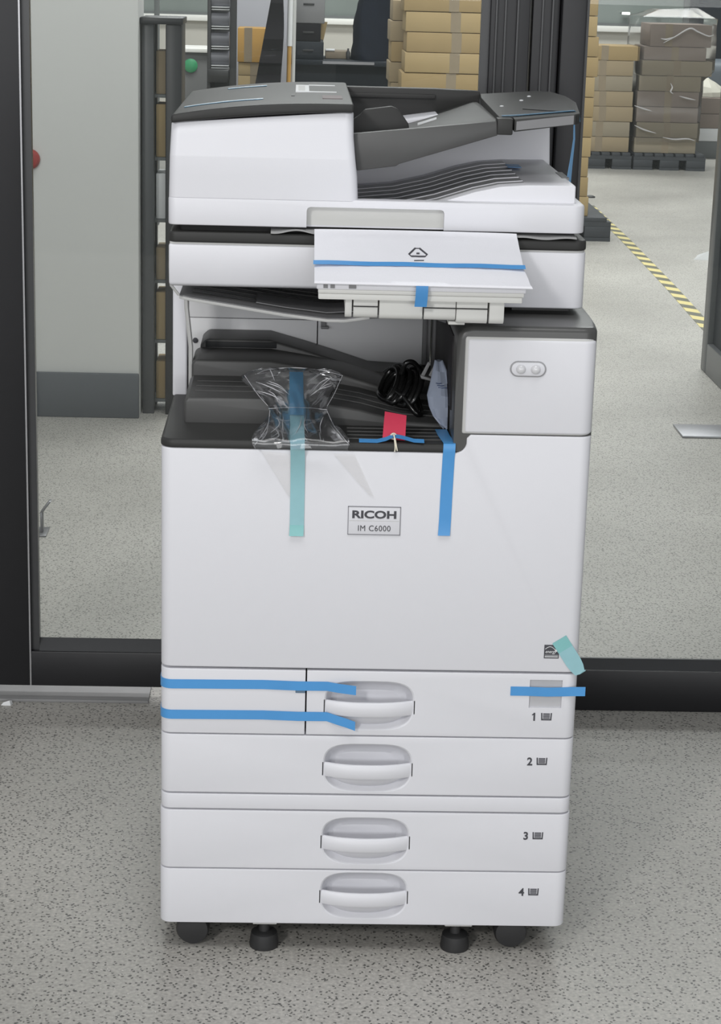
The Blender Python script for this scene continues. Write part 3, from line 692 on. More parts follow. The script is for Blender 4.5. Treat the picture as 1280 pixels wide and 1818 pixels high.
# foam sheet over the panel
bm = BM(); NX, NY = 28, 14; V = {}
rows = [(0.092, z(0.092)+0.004)] + [(0.086-0.145*j/10, z(0.086-0.145*j/10)+0.0025) for j in range(11)] + [(-0.0642, 0.9950), (-0.0650, 0.9922)]
for i in range(NX+1):
    u = i/NX
    for j, (y, zz) in enumerate(rows):
        xl, xr = -0.0905, 0.1865
        ww = 0.0012*math.sin(7*u*math.pi + j*0.8) * math.sin(2.3*j) if 1 < j < 11 else 0
        fr_ = max(0, (j-8))/4
        V[i, j] = (xl + (xr-xl)*u + (0.006*fr_ if u > 0.97 else 0), y, zz + abs(ww)*0.7 + 0.0035*math.sin(math.pi*u)**0.5*(1 if 2 <= j <= 9 else 0.3 if j < 12 else 0) - (0.001*u if j >= 11 else 0))
top = {k: bm.verts.new(v) for k, v in V.items()}; bot = {k: bm.verts.new((v[0], v[1]+(0.001 if k[1] > 10 else 0), v[2]-0.0011)) for k, v in V.items()}
R = len(rows)-1
for i in range(NX):
    for j in range(R):
        bm.faces.new((top[i, j], top[i+1, j], top[i+1, j+1], top[i, j+1])); bm.faces.new((bot[i, j], bot[i, j+1], bot[i+1, j+1], bot[i+1, j]))
for i in range(NX):
    for j in (0, R): bm.faces.new((top[i, j], bot[i, j], bot[i+1, j], top[i+1, j]))
for j in range(R):
    for i in (0, NX): bm.faces.new((top[i, j], top[i, j+1], bot[i, j+1], bot[i, j]))
FS = tag(obj('foam_sheet', bm, FOAM, None, 50), 'white protective foam sheet covering the tilted control panel', 'packing sheet')
# recycling triangle printed on it
bm = BM(); cx, cy = 0.0475, 0.017
def fz(x, y): return z(y) + 0.0068
for k in range(3):
    a0, a1 = math.radians(90+120*k+14), math.radians(90+120*(k+1)-14)
    p0 = (cx + 0.0125*math.cos(a0), cy + 0.015*math.sin(a0)); p1 = (cx + 0.0125*math.cos(a1), cy + 0.015*math.sin(a1))
    tube(bm, [(p0[0], p0[1], fz(*p0)), (p1[0], p1[1], fz(*p1))], 0.0014, 6)
    a2 = math.radians(90+120*k); q0 = (cx+0.0125*math.cos(a2+0.24), cy+0.015*math.sin(a2+0.24)); q1 = (cx+0.0125*math.cos(a2-0.24), cy+0.015*math.sin(a2-0.24))
    tube(bm, [(q0[0], q0[1], fz(*q0)), (q1[0], q1[1], fz(*q1))], 0.0008, 6)
tube(bm, [(cx-0.002, cy-0.002, fz(cx, cy)), (cx+0.002, cy-0.002, fz(cx, cy))], 0.0012, 6)
tube(bm, [(cx-0.006, cy-0.023, fz(cx, cy-0.023)), (cx+0.007, cy-0.022, fz(cx, cy-0.022))], 0.0008, 6)
obj('recycling_mark', bm, INK, FS)

def tape(name, pts, w, width, m, label, group=None, th=0.0006):
    bm = BM(); ribbon(bm, pts, w, width, th); return tag(obj(name, bm, m, None, 40), label, 'tape', group)
yT = -0.020
tape('tape_strip', [(-0.092+0.280*i/14, yT, z(yT)+0.0078+0.0004*math.sin(i*1.3)) for i in range(15)], (0, math.cos(T), math.sin(T)), 0.0115, BLUE, 'long blue tape strip across the white foam sheet')
tape('tape_strip', [(0.0495, -0.0668, 0.992), (0.0495, -0.0672, 0.985), (0.0492, -0.0650, 0.975), (0.0485, -0.0630, 0.9640)], (1, 0, 0), 0.0160, BLUED, 'short blue tape hanging below the foam sheet on the panel edge')
# front tapes
t = 0.0008
tape('tape_strip', [(0.0925, 0.085, 0.7666), (0.094, 0.05, 0.7666), (0.097, 0.02, 0.7666), (0.0985, 0.004, 0.7670), (0.0985, -0.0010, 0.7662), (0.0984, -0.0024, 0.7630), (0.0983, -0.0024, 0.755), (0.0980, -t, 0.748), (0.0970, -t, 0.70), (0.0965, -t, 0.66), (0.0960, -0.0015, 0.645), (0.0955, -0.003, 0.637)], (1, 0, 0), 0.0165, BLUE, 'blue vertical tape from the dark output tray down the front door')
def wrap(zl, zr, label, dz_end):
    pts = [(XL-t, 0.06, zl+0.001), (XL-t, 0.018, zl)]
    for i in range(7):
        a = math.radians(180+90*i/6); pts.append((XL+RC+(RC+t)*math.cos(a), RC+(RC+t)*math.sin(a), zl))
    pts += [(-0.15, -t, zl+0.001), (-0.10, -0.0018, zr), (-0.06, -0.0012, zr), (-0.045, -0.006, zr-dz_end*0.3), (-0.032, -0.008, zr-dz_end*0.6), (-0.0195, -0.009, zr-dz_end)]
    tape('tape_strip', pts, (0, 0, 1), 0.0135, BLUE, label)
wrap(0.4135, 0.4135, 'upper of the two blue tapes wrapped around the left drawer edge', 0.003)
wrap(0.3680, 0.3680, 'lower of the two blue tapes wrapped around the left drawer edge', 0.011)
pts = [(0.1985, -t, 0.4105), (0.222, -t, 0.4105), (0.25, -0.0012, 0.410), (0.273, -t, 0.4105), (0.2865, -0.003, 0.412), (0.303, -0.009, 0.4145)]
tape('tape_strip', pts, (0, 0, 1), 0.0135, BLUE, 'blue tape across the small window of drawer 1, overhanging the right edge')
# teal corner tape
d_ = Vector((0.55, 0, -0.83)).normalized(); wv = Vector((0.83, 0, 0.55)).normalized()
p0 = Vector((0.2655, -t, 0.4850))
pts = [p0, p0 + d_*0.014, p0 + d_*0.024]
ct = tape('tape_strip', [p0 + d_*0.012, p0 + d_*0.024, (0.2850, -0.0010, 0.4555), (0.2905, -0.0012, 0.4470), (0.2950, -0.0012, 0.4395), (0.2985, -0.0016, 0.4400), (0.3005, -0.0022, 0.4430)], wv, [0.0225, 0.0225, 0.0225, 0.020, 0.015, 0.009, 0.006], TEAL, 'pale teal tape stuck diagonally on the lower right door corner')
bm = BM(); ribbon(bm, [p0 - d_*0.004, p0 + d_*0.006, p0 + d_*0.0135], wv, 0.0225, 0.0007); obj('folded_end', bm, TEALD, ct)
# long teal tape holding the bag
bt = tape('tape_strip', [(-0.1115, 0.128, 0.835), (-0.1110, 0.094, 0.818), (-0.1105, 0.062, 0.803), (-0.1095, 0.035, 0.790), (-0.1090, 0.012, 0.780), (-0.1085, -0.008, 0.770), (-0.1080, -0.010, 0.757)], (1, 0, 0), 0.0195, TEALF, 'long translucent teal tape running over the clear bag down the door', th=0.0005)
bm = BM(); ribbon(bm, [(-0.1080, -0.010, 0.757), (-0.1075, -0.003, 0.745), (-0.1070, -0.0012, 0.70), (-0.1070, -0.0012, 0.66), (-0.1070, -0.0016, 0.648)], (1, 0, 0), 0.0195, 0.0005); obj('stuck_run', bm, TEAL, bt)
bm = BM(); ribbon(bm, [(-0.1070, -0.0018, 0.648), (-0.1072, -0.0028, 0.639), (-0.1075, -0.0045, 0.633)], (1, 0, 0), 0.0195, 0.0005); obj('folded_end', bm, TEALD, bt)
bm = BM(); ribbon(bm, [(-0.1116, 0.1265, 0.8362), (-0.1110, 0.0930, 0.8192), (-0.1105, 0.0612, 0.8042), (-0.1098, 0.040, 0.7935)], (1, 0, 0), 0.0195, 0.0005); obj('doubled_end', bm, BLUEF, bt)
# tape under the red tag
tape('tape_strip', [(-0.0245, 0.006, 0.7672), (0.0, 0.005, 0.7672), (0.012, 0.006, 0.7700), (0.022, 0.008, 0.7745), (0.035, 0.007, 0.7725), (0.05, 0.004, 0.7690), (0.064, 0.002, 0.7690)], (0, 0.93, 0.36), 0.0085, BLUED, 'narrow blue tape holding the red tag string on the tray lip')
# feeder tapes
tape('tape_strip', [(x, 0.215, lt(x)+0.0008) for x in (-0.275, -0.25, -0.22, -0.19, -0.165)], (0, 1, 0), 0.02, BLUEF, 'front blue film tape on the left of the dark feeder lid')
tape('tape_strip', [(x, 0.52, lt(x)+0.0008) for x in (-0.225, -0.20, -0.18, -0.165)], (0, 1, 0), 0.02, BLUEF, 'rear blue film tape near the back of the dark feeder lid')
tape('tape_strip', [(x, 0.165+0.0*x, exz(x, 0.165)+0.0016) for x in (0.166, 0.19, 0.22, 0.25, 0.266)] + [(0.2735, 0.165, exz(0.27, 0.165)-0.004), (0.2745, 0.165, 1.190)], (0, 1, 0), 0.014, BLUEF, 'clear blue tape along the front of the feeder tray extension')
tape('tape_strip', [(0.196, 0.36, 1.1085), (0.206, 0.36, 1.1085), (0.216, 0.36, 1.1085)], (0, 1, 0), 0.045, BLUE, 'small blue tape tab on the white exit tray')
tape('tape_strip', [(0.2775, 0.24, 1.1850), (0.2790, 0.242, 1.16), (0.2770, 0.244, 1.13), (0.2745, 0.243, 1.10), (0.2740, 0.242, 1.088)], (0.5, 0.86, 0), [0.004, 0.006, 0.010, 0.016, 0.018], mat('sky_blue_tape', (0.20, 0.42, 0.70), 0.4, var=0.05), 'pale blue tape hanging off the right end of the feeder tray')

# wavy foam liner sticking out under the feeder
bm = BM(); secs = []
for i in range(121):
    x = -0.15 + 0.42*i/120; u = i/120
    a = 0.0024*math.sin(2*math.pi*x/0.062+0.6)*(1 if x < 0.10 else 0.5)
    zz = 1.0372 + a - (0.0 if u < 0.6 else 0.001)
    secs.append([(x, 0.094, zz-0.0008), (x, 0.1195, 1.0375), (x, 0.1195, 1.0390), (x, 0.094, zz+0.0008)])
loft(bm, secs); tag(obj('foam_liner', bm, mat('grey_foam', (0.33, 0.33, 0.33), 0.7, var=0.05), None, 60), 'thin grey wavy foam liner peeking out under the document feeder', 'packing sheet')

# clear plastic bag
def bagshape():
    bm = BM()
    # half-width profile along the bag from its foot at the lip to the upright top edge: (centre x, half width, y, z)
    prof = [(-0.101, 0.062, -0.014, 0.756), (-0.103, 0.066, -0.008, 0.766), (-0.106, 0.058, 0.012, 0.776), (-0.108, 0.046, 0.034, 0.784), (-0.1085, 0.0405, 0.054, 0.792), (-0.1095, 0.0415, 0.070, 0.800),
            (-0.112, 0.0495, 0.088, 0.809), (-0.115, 0.060, 0.104, 0.818), (-0.117, 0.0705, 0.118, 0.826), (-0.115, 0.066, 0.128, 0.832), (-0.113, 0.050, 0.134, 0.836)]
    P = smoothline([(c, w, y) for c, w, y, zz in prof], 4); Z = smoothline([(zz, 0, 0) for c, w, y, zz in prof], 4)
    rnd = random.Random(3); M = 30; rows_t, rows_b = [], []
    ph = [rnd.uniform(0, 6.28) for _ in range(8)]
    for a, (p, zv) in enumerate(zip(P, Z)):
        s = a/(len(P)-1); rt_, rb_ = [], []
        for k in range(M+1):
            u = -1 + 2*k/M
            x = p.x + p.y*u + 0.0018*math.sin(9*s+3*u+ph[0])*(abs(u) > 0.9)
            cr_ = 0.0026*abs(math.sin(4.5*u*(0.5+1.6*abs(s-0.45)) + 2.2*s + ph[1])) + 0.0020*abs(math.sin(3.2*u - 6*s + ph[2])) + 0.0012*abs(math.sin(7*u + 5*s + ph[3])) + rnd.uniform(-0.00025, 0.00025)
            puff = 0.006*(1-u*u)*math.sin(math.pi*min(1, max(0, s)))
            base = Vector((x, p.z, zv.x))
            nrm = Vector((0, -0.62, 0.78))
            rt_.append(bm.verts.new(base + nrm*(puff + 0.9*cr_ + 0.0020))); rb_.append(bm.verts.new(base - nrm*(0.4*puff - 0.3*cr_ + 0.0008)))
        rows_t.append(rt_); rows_b.append(rb_)
    for A in (rows_t, rows_b):
        for a, b in zip(A, A[1:]):
            for k in range(M): bm.faces.new((a[k], a[k+1], b[k+1], b[k]))
    for a in range(len(P)-1):
        for k in (0, M): bm.faces.new((rows_t[a][k], rows_t[a+1][k], rows_b[a+1][k], rows_b[a][k]))
    for k in range(M): bm.faces.new((rows_t[-1][k], rows_t[-1][k+1], rows_b[-1][k+1], rows_b[-1][k]))
    return bm
BAG = tag(obj('plastic_bag', bagshape(), CLEAR, None, 25), 'crumpled clear plastic bag taped over the edge of the dark output tray', 'bag')
bm = BM()
for tri in (((-0.158, 0.752), (-0.117, 0.748), (-0.115, 0.685), (-0.120, 0.690)), ((-0.060, 0.750), (-0.030, 0.749), (-0.002, 0.690), (-0.010, 0.694))):
    prism(bm, tri, 'y', -0.0012, -0.0008)
pieces('film_flap', bm, THINF, BAG)
bm = BM()   # bag edges and folds, plus bright tubes that draw highlights on creases
tube(bm, smoothline([(-0.166, 0.128, 0.8325), (-0.150, 0.131, 0.838), (-0.113, 0.134, 0.8405), (-0.075, 0.131, 0.838), (-0.046, 0.122, 0.833)], 4), 0.0005, 5)
tube(bm, smoothline([(-0.166, -0.012, 0.762), (-0.150, 0.016, 0.782), (-0.147, 0.05, 0.797)], 4), 0.0004, 5)
tube(bm, smoothline([(-0.038, -0.012, 0.765), (-0.058, 0.02, 0.783), (-0.068, 0.05, 0.797)], 4), 0.0004, 5)
tube(bm, smoothline([(-0.184, 0.115, 0.832), (-0.165, 0.085, 0.812), (-0.150, 0.060, 0.801)], 4), 0.0004, 5)
tube(bm, smoothline([(-0.047, 0.115, 0.834), (-0.058, 0.085, 0.815), (-0.068, 0.062, 0.802)], 4), 0.0004, 5)
rr = random.Random(12)
tube(bm, smoothline([(-0.149, 0.053, 0.7985), (-0.128, 0.053, 0.8005), (-0.109, 0.053, 0.801), (-0.088, 0.053, 0.8005), (-0.068, 0.053, 0.7985)], 4), 0.00035, 5)
for k in range(12):
    side = -1 if k % 2 else 1; x0 = -0.108 + side*rr.uniform(0.012, 0.034); s0 = rr.uniform(0.0, 0.045)
    x1 = -0.112 + side*rr.uniform(0.034, 0.060)
    tube(bm, smoothline([(x0, 0.062+s0, 0.8040+s0*0.55), (0.5*(x0+x1)+rr.uniform(-.003, .003), 0.075+s0, 0.8115+s0*0.55), (x1, 0.083+s0, 0.8160+s0*0.55)], 4), lambda t: 0.00015+0.0005*math.sin(math.pi*t), 5)
for k in range(5):
    x0 = -0.145 + 0.017*k
    tube(bm, smoothline([(x0, 0.002+0.003*(k % 2), 0.7765), (x0+rr.uniform(-.008, .012), 0.018, 0.7845), (x0+rr.uniform(-.01, .016), 0.034, 0.7925)], 4), lambda t: 0.00015+0.0005*math.sin(math.pi*t), 5)
pieces('bag_edge_glint', bm, film('bag_edge', (0.9, 0.9, 0.9), 0.6, (0.75, 0.75, 0.78), 0.1), BAG)

# coiled mains lead
bm = BM()
rnd = random.Random(5)
pts = []
turns = 7
for i in range(turns*28+1):
    s = i/(turns*28); a = 2*math.pi*turns*s
    cx = 0.018 + 0.040*s; cy = 0.195 - 0.02*s; cz = 0.798 + 0.004*math.sin(a*0.37)
    # loops lean to the right; axis roughly along x
    rx, rz = 0.017, 0.030 + 0.004*math.sin(3*s*math.pi)
    pts.append((cx + 0.020*math.sin(a)*0.8 + 0.002*math.sin(a*0.31), cy + 0.034*math.cos(a), cz + rz*math.sin(a+0.6)*0.72 + 0.006))
pts = [(x, y, max(zz, 0.8005 - 0.262*(x+0.02) if x < 0.035 else 0.7865 - 0.08*(x-0.035))) for x, y, zz in pts]
tube(bm, pts, 0.0042, 8)
tube(bm, smoothline([(0.040, 0.18, 0.826), (0.045, 0.175, 0.842), (0.056, 0.178, 0.843), (0.066, 0.185, 0.830), (0.070, 0.19, 0.812)], 6), 0.0038, 8)
CB = tag(obj('power_cord', bm, CABLE, None, 60), 'coiled glossy black power cord lying in the dark output tray', 'cable')
bm = BM(); tube(bm, smoothline([(0.028, 0.168, 0.806), (0.042, 0.150, 0.798), (0.058, 0.136, 0.780), (0.066, 0.140, 0.7755), (0.068, 0.158, 0.778), (0.060, 0.172, 0.800)], 6), 0.0042, 8); obj('cord_loop', bm, CABLE, CB, 60)
bm = BM()
for k in range(2): prism(bm, [(0.066+0.011*k, 0.830), (0.0755+0.011*k, 0.850), (0.0795+0.011*k, 0.848), (0.0705+0.011*k, 0.828)], 'y', 0.150, 0.154, 0.0006)
prism(bm, [(0.0645, 0.831), (0.081, 0.826), (0.083, 0.822), (0.066, 0.826)], 'y', 0.146, 0.158, 0.001)
obj('plug', bm, MGREY, CB)

# bluish packet leaning on the tower wall
bm = BM(); rings = []
prof = [(0.0905, 0.0060, 0.150, 0.852, 0.003), (0.0915, 0.0105, 0.138, 0.840, 0.006), (0.0925, 0.0150, 0.125, 0.826, 0.008), (0.0920, 0.0190, 0.112, 0.810, 0.010), (0.0925, 0.0170, 0.102, 0.795, 0.009), (0.0945, 0.0130, 0.096, 0.782, 0.006), (0.0980, 0.0075, 0.092, 0.772, 0.003), (0.1000, 0.0040, 0.090, 0.7675, 0.002)]
for a, (cx, hw, cy, zz, d) in enumerate(prof):
    ring = []
    for k in range(20):
        q = 2*math.pi*k/20
        x = cx + hw*math.cos(q); ring.append((min(x, 0.1018), cy - d*math.sin(q) + 0.0012*math.sin(5*q+a*1.7), zz + 0.0012*math.sin(3*q+a)))
    rings.append(ring)
loft(bm, rings); PK = tag(obj('manual_packet', bm, PACKET, None, 14), 'pale blue-grey plastic packet with blue print leaning in the tray corner', 'packet')
bm = BM()
for k in range(7):
    x0 = 0.085 + 0.0018*(k % 3); zz = 0.827 - k*0.0030
    tube(bm, [(x0, 0.1135-0.0008*k, zz), (x0+0.004+0.001*(k % 2), 0.1125-0.0008*k, zz-0.0006), (x0+0.008+0.002*(k % 3), 0.1135-0.0008*k, zz-0.0002)], 0.0006, 5)
pieces('packet_print', bm, PRINT, PK)

# red tag on its string
TG = thing('red_tag', (0.024, 0.03, 0.7665), 'red card tag on a white string at the tray edge', 'tag')
bm = BM()
c0, c1, c2, c3 = (0.0075, 0.012, 0.7690), (0.0385, 0.012, 0.7668), (0.0410, 0.040, 0.7955), (0.0110, 0.040, 0.8005)
loft(bm, [[c0, c1, c2, c3], [(p[0], p[1]-0.0007, p[2]+0.0006) for p in (c0, c1, c2, c3)]]); obj('card', bm, RED, TG)
bm = BM(); tube(bm, [(0.0225+0.0036*math.cos(a), 0.0105+0.0014*math.sin(a), 0.7730+0.0034*math.sin(a)) for a in [math.radians(24*k) for k in range(15)]], 0.0013, 6, True); obj('eyelet', bm, STRING, TG)
bm = BM()
tube(bm, smoothline([(0.0205, 0.009, 0.7745), (0.0222, 0.004, 0.7765), (0.0245, -0.001, 0.770), (0.0262, -0.0035, 0.762), (0.0275, -0.004, 0.7560)], 4), 0.0009, 6)
tube(bm, smoothline([(0.0245, 0.009, 0.7745), (0.0230, 0.003, 0.7760), (0.0238, -0.0015, 0.768), (0.0245, -0.0035, 0.760), (0.0240, -0.004, 0.7548)], 4), 0.0009, 6)
obj('string', bm, STRING, TG)

# ------------------------------------------------------------------ lobby and floor pieces
bm = BM(); add_box(bm, -0.95, -0.385, 1.00, 1.13, 0.0, 0.006, 0.001); tag(obj('threshold_plate', bm, mat('worn_steel', (0.25, 0.25, 0.25), 0.6, 0.1, var=0.2, scale=15)), 'worn grey steel cover plate on the floor under the left glass door', 'floor plate')
bm = BM(); add_box(bm, 1.092, 1.55, 3.365, 3.53, 0.0, 0.008, 0.002); tag(obj('floor_plate', bm, CHROME), 'shiny steel floor plate on the concrete beyond the right glass', 'floor plate')
for i, (x, y, s, lb) in enumerate(((-0.655, 0.985, 0.011, 'white paper scrap on the threshold plate by the left door frame'), (-0.688, 0.988, 0.008, 'tiny white paper crumb at the extreme left of the threshold plate'), (1.93, 7.35, 0.05, 'white paper scrap lying on the far concrete floor near the pallets'))):
    bm = BM(); z0 = 0.0 if i == 2 else 0.0
    loft(bm, [[(x-s, y-s*0.4, z0), (x+s*0.7, y-s*0.5, z0), (x+s, y+s*0.4, z0), (x-s*0.6, y+s*0.5, z0)], [(x-s*0.6, y-s*0.3, z0+s*0.5), (x+s*0.5, y-s*0.35, z0+s*0.9), (x+s*0.8, y+s*0.25, z0+s*0.7), (x-s*0.4, y+s*0.3, z0+s*0.4)]])
    tag(obj('paper_scrap', bm, LABELW), lb, 'paper')
bm = BM(); lathe(bm, [(0.03, 0), (0.028, 0.008), (0.014, 0.014)], (1.74, 10.05, 0.0), 'z', 9); tag(obj('rubber_scrap', bm, DARKER), 'small black scrap on the floor beyond the near pallet', 'scrap')
bm = BM()
h = [(1.672, 9.6), (1.645, 8.0), (1.600, 6.4), (1.560, 5.35), (1.540, 4.6)]
ribbon(bm, [(x, y, 0.0012) for x, y in h], (1, 0, 0), 0.055, 0.0012); tag(obj('hazard_tape', bm, HAZARD), 'yellow and black striped hazard tape stuck along the concrete floor', 'tape')
bm = BM(); add_box(bm, -0.752, -0.722, 2.14, 2.22, 0, 0.004, 0.001); add_box(bm, -0.740, -0.733, 2.17, 2.19, 0.004, 0.055, 0.001)
prism(bm, [(-0.740, 0.055), (-0.733, 0.055), (-0.712, 0.083), (-0.718, 0.085)], 'y', 2.168, 2.192, 0.001)
tag(obj('door_stop', bm, mat('door_stop_steel', (0.22, 0.22, 0.23), 0.35, 0.6, var=0.1)), 'small bent steel door stop on the floor just inside the left glass', 'door stop')
# red round fitting on the lobby wall
bm = BM(); lathe(bm, [(0.030, 0.0), (0.030, -0.012), (0.024, -0.02), (0.010, -0.022)], (-0.925, 3.4995, 0.795), 'y', 24); tag(obj('alarm_button', bm, mat('alarm_red', (0.30, 0.035, 0.03), 0.4, var=0.05), None, 40), 'small round red fitting on the pale wall beside the left frame', 'button')
# narrow open black rack beside the wall
RK = thing('metal_rack', (-0.52, 3.65, 0), 'narrow black metal rack standing beside the pale wall', 'rack')
bm = BM(); add_box(bm, -0.592, -0.556, 3.56, 3.60, 0, 1.20, 0.002); add_box(bm, -0.592, -0.556, 3.70, 3.74, 0, 1.20, 0.002); obj('rack_post', bm, mat('gunmetal', (0.045, 0.047, 0.05), 0.4, var=0.1), RK)
bm = BM(); add_box(bm, -0.520, -0.472, 3.55, 3.75, 0, 1.20, 0.003); obj('side_panel', bm, FRAME, RK)
bm = BM(); add_box(bm, -0.5975, -0.468, 3.54, 3.76, 1.20, 1.22, 0.003); obj('top_shelf', bm, FRAME, RK)
bm = BM()
for k in range(6): add_box(bm, -0.592, -0.520, 3.60, 3.74, 0.03+0.19*k, 0.04+0.19*k)
pieces('shelf', bm, MULL, RK)
for k in range(6):
    bm = BM(); add_box(bm, -0.553, -0.523, 3.605, 3.735, 0.0402+0.19*k, 0.0402+0.19*k+(0.12, 0.15, 0.10, 0.14, 0.16, 0.13)[k], 0.003)
    tag(obj('parts_box', bm, CARTONS[k % 3] if k not in (3,) else LABELW), ('tan parts box on the lowest shelf of the black rack', 'pale parts box on the second shelf of the black rack', 'brown parts box on the third shelf of the black rack', 'white parts box on the fourth shelf of the black rack', 'pale parts box on the fifth shelf of the black rack', 'brown parts box on the top shelf of the black rack')[k], 'box', 'parts boxes in the black rack')

# ------------------------------------------------------------------ pallets and cartons
def pallet(x0, x1, y0, y1, h, label):
    t_ = thing('pallet', ((x0+x1)/2, (y0+y1)/2, 0), label, 'pallet', 'dark pallets under the cartons')
    bm = BM(); n = 7; w = (x1-x0)
    for k in range(n): add_box(bm, x0 + w*k/n+0.004, x0 + w*(k+0.86)/n, y0, y1, h-0.022, h, 0.002)
    for k in range(3): add_box(bm, x0, x1, y0+(y1-y0-0.1)*k/2, y0+(y1-y0-0.1)*k/2+0.1, h-0.045, h-0.022)
    obj('deck', bm, PALLET, t_)
    bm = BM()
    for i in range(3):
        for j in range(3): add_box(bm, x0+(w-0.14)*i/2, x0+(w-0.14)*i/2+0.14, y0+(y1-y0-0.12)*j/2, y0+(y1-y0-0.12)*j/2+0.12, 0.02, h-0.045, 0.004)
    for i in range(3): add_box(bm, x0+(w-0.14)*i/2, x0+(w-0.14)*i/2+0.14, y0, y1, 0, 0.02)
    obj('blocks', bm, PALLET, t_)
pallet(0.40, 1.55, 7.95, 9.15, 0.125, 'dark plastic pallet under the nearest carton stacks behind the copier')
pallet(1.78, 2.30, 11.95, 13.0, 0.118, 'dark plastic pallet under the left of the far carton stacks')
pallet(2.315, 2.84, 11.95, 13.0, 0.118, 'dark plastic pallet under the film-wrapped far carton stack')
ORD = ['lowest', 'second', 'third', 'fourth', 'fifth', 'sixth', 'seventh', 'eighth', 'ninth', 'tenth', 'eleventh']
def carton(x0, x1, y0, y1, z0, z1, m, label, group, rot=0.0, tapex=0.5):
    cx, cy = (x0+x1)/2, (y0+y1)/2
    bm = BM(); add_box(bm, x0-cx, x1-cx, y0-cy, y1-cy, 0.0012, z1-z0-0.0012, 0.004, 2)
    o = obj('carton', bm, m); o.location = (cx, cy, z0); o.rotation_euler = (0, 0, rot); tag(o, label, 'box', group)
    w = x1-x0; tx = -w/2 + w*tapex
    bm = BM(); add_box(bm, tx-0.026, tx+0.026, y0-cy-0.0008, y0-cy+0.06, z1-z0-0.001, z1-z0+0.0002); add_box(bm, tx-0.026, tx+0.026, y0-cy-0.0008, y0-cy+0.001, 0.002, z1-z0-0.001)
    tp_ = obj('sealing_tape', bm, BROWNTAPE); tp_.parent = o
    return o
rnd = random.Random(11)
def column(x0, w, y0, d, zb, ph, n, mats, desc, group, jx=0.012, tapex=0.5, rng=None):
    for k in range(n):
        dx = rnd.uniform(-jx, jx); m = mats[k % len(mats)]
        lab = '%s carton, %s %s %s' % (('tan', 'pale tan', 'brown', 'olive-brown', 'mauve-brown')[m], ORD[k], 'of' if k == 0 else 'up in', desc) if n > 1 else desc
        carton(x0+dx, x0+w+dx, y0+rnd.uniform(0, 0.006), y0+d, zb+ph*k, zb+ph*(k+1), CARTONS[m], lab, group, 0, tapex)
G1 = 'cartons on the near pallet'
column(0.425, 0.49, 8.00, 0.36, 0.125, 0.1035, 11, [0, 1, 0, 1, 0, 1], 'the front left column on the near pallet', G1, tapex=0.53)
column(0.945, 0.485, 8.00, 0.36, 0.125, 0.1035, 11, [1, 0, 0], 'the front right column on the near pallet', G1)
column(0.372, 0.50, 8.40, 0.36, 0.125, 0.1083, 10, [2, 0, 2], 'the rear left column on the near pallet', G1, jx=0.006)
G2 = 'cartons on the far pallets'
column(1.80, 0.49, 12.0, 0.40, 0.118, 0.108, 6, [2, 3, 2], 'the far stack left of the film-wrapped one', G2, jx=0.012, tapex=0.55)
column(1.83, 0.50, 12.0, 0.40, 0.766, 0.103, 1, [0], 'tan carton lying on top of the left far stack', G2)
column(2.325, 0.448, 12.0, 0.40, 0.118, 0.110, 5, [3, 3, 4, 4, 3], 'the film-wrapped far stack', G2, jx=0.006)
carton(2.345, 2.85, 12.0, 12.5, 0.668, 0.776, CARTONS[3], 'wide olive-brown carton lying across the film-wrapped far stack', G2)
carton(2.35, 2.80, 12.0, 12.45, 0.776, 0.872, CARTONS[4], 'dull brown carton second from the top of the film-wrapped stack', G2)
carton(2.39, 2.83, 12.0, 12.45, 0.872, 1.03, CARTONS[4], 'tall grey-brown carton topping the film-wrapped far stack', G2, tapex=0.3)
# stretch wrap round the far stack
bm = BM(); secs = []
rr = random.Random(2)
for zi in range(13):
    zz = 0.20 + zi*0.073; e = 0.012 if zz < 0.66 else (0.012)
    xr = 2.79 if zz < 0.66 else 2.865
    secs.append([(x + rr.uniform(-0.005, 0.005), y + rr.uniform(-0.007, 0.007), zz + rr.uniform(-0.006, 0.006)) for x, y in outline(2.305, xr, 11.985, 12.52, 0.02, 3)])
secs.append([(2.60+(x-2.60)*0.55, 12.25+(y-12.25)*0.55, 1.13 + rr.uniform(-0.02, 0.02)) for x, y in outline(2.33, 2.865, 11.985, 12.52, 0.02, 3)])
loft(bm, secs, False); SF = tag(obj('stretch_film', bm, WRAP, None, 20), 'shiny clear stretch film wrapped around the far right carton stack', 'plastic film')
for q in ([(2.30, .455), (2.36, .436), (2.43, .418)], [(2.31, .315), (2.38, .285), (2.47, .262)], [(2.52, .235), (2.60, .222), (2.70, .228), (2.755, .215)], [(2.48, .90), (2.56, .945), (2.66, 1.005), (2.72, .985), (2.80, .955), (2.84, .965)], [(2.56, .945), (2.50, .925), (2.46, .93)], [(2.62, .53), (2.68, .515), (2.74, .505)], [(2.55, .62), (2.565, .59), (2.555, .56), (2.575, .545)]):
    bm = BM(); tube(bm, smoothline([(x, 11.972 + 0.004*math.sin(9*x), zz) for x, zz in q], 4), lambda t: 0.0018 + 0.0045*math.sin(math.pi*t), 6)
    obj('fold_highlight', bm, FILMF, SF)  # twisted film strands, made bright to draw highlights on the wrap
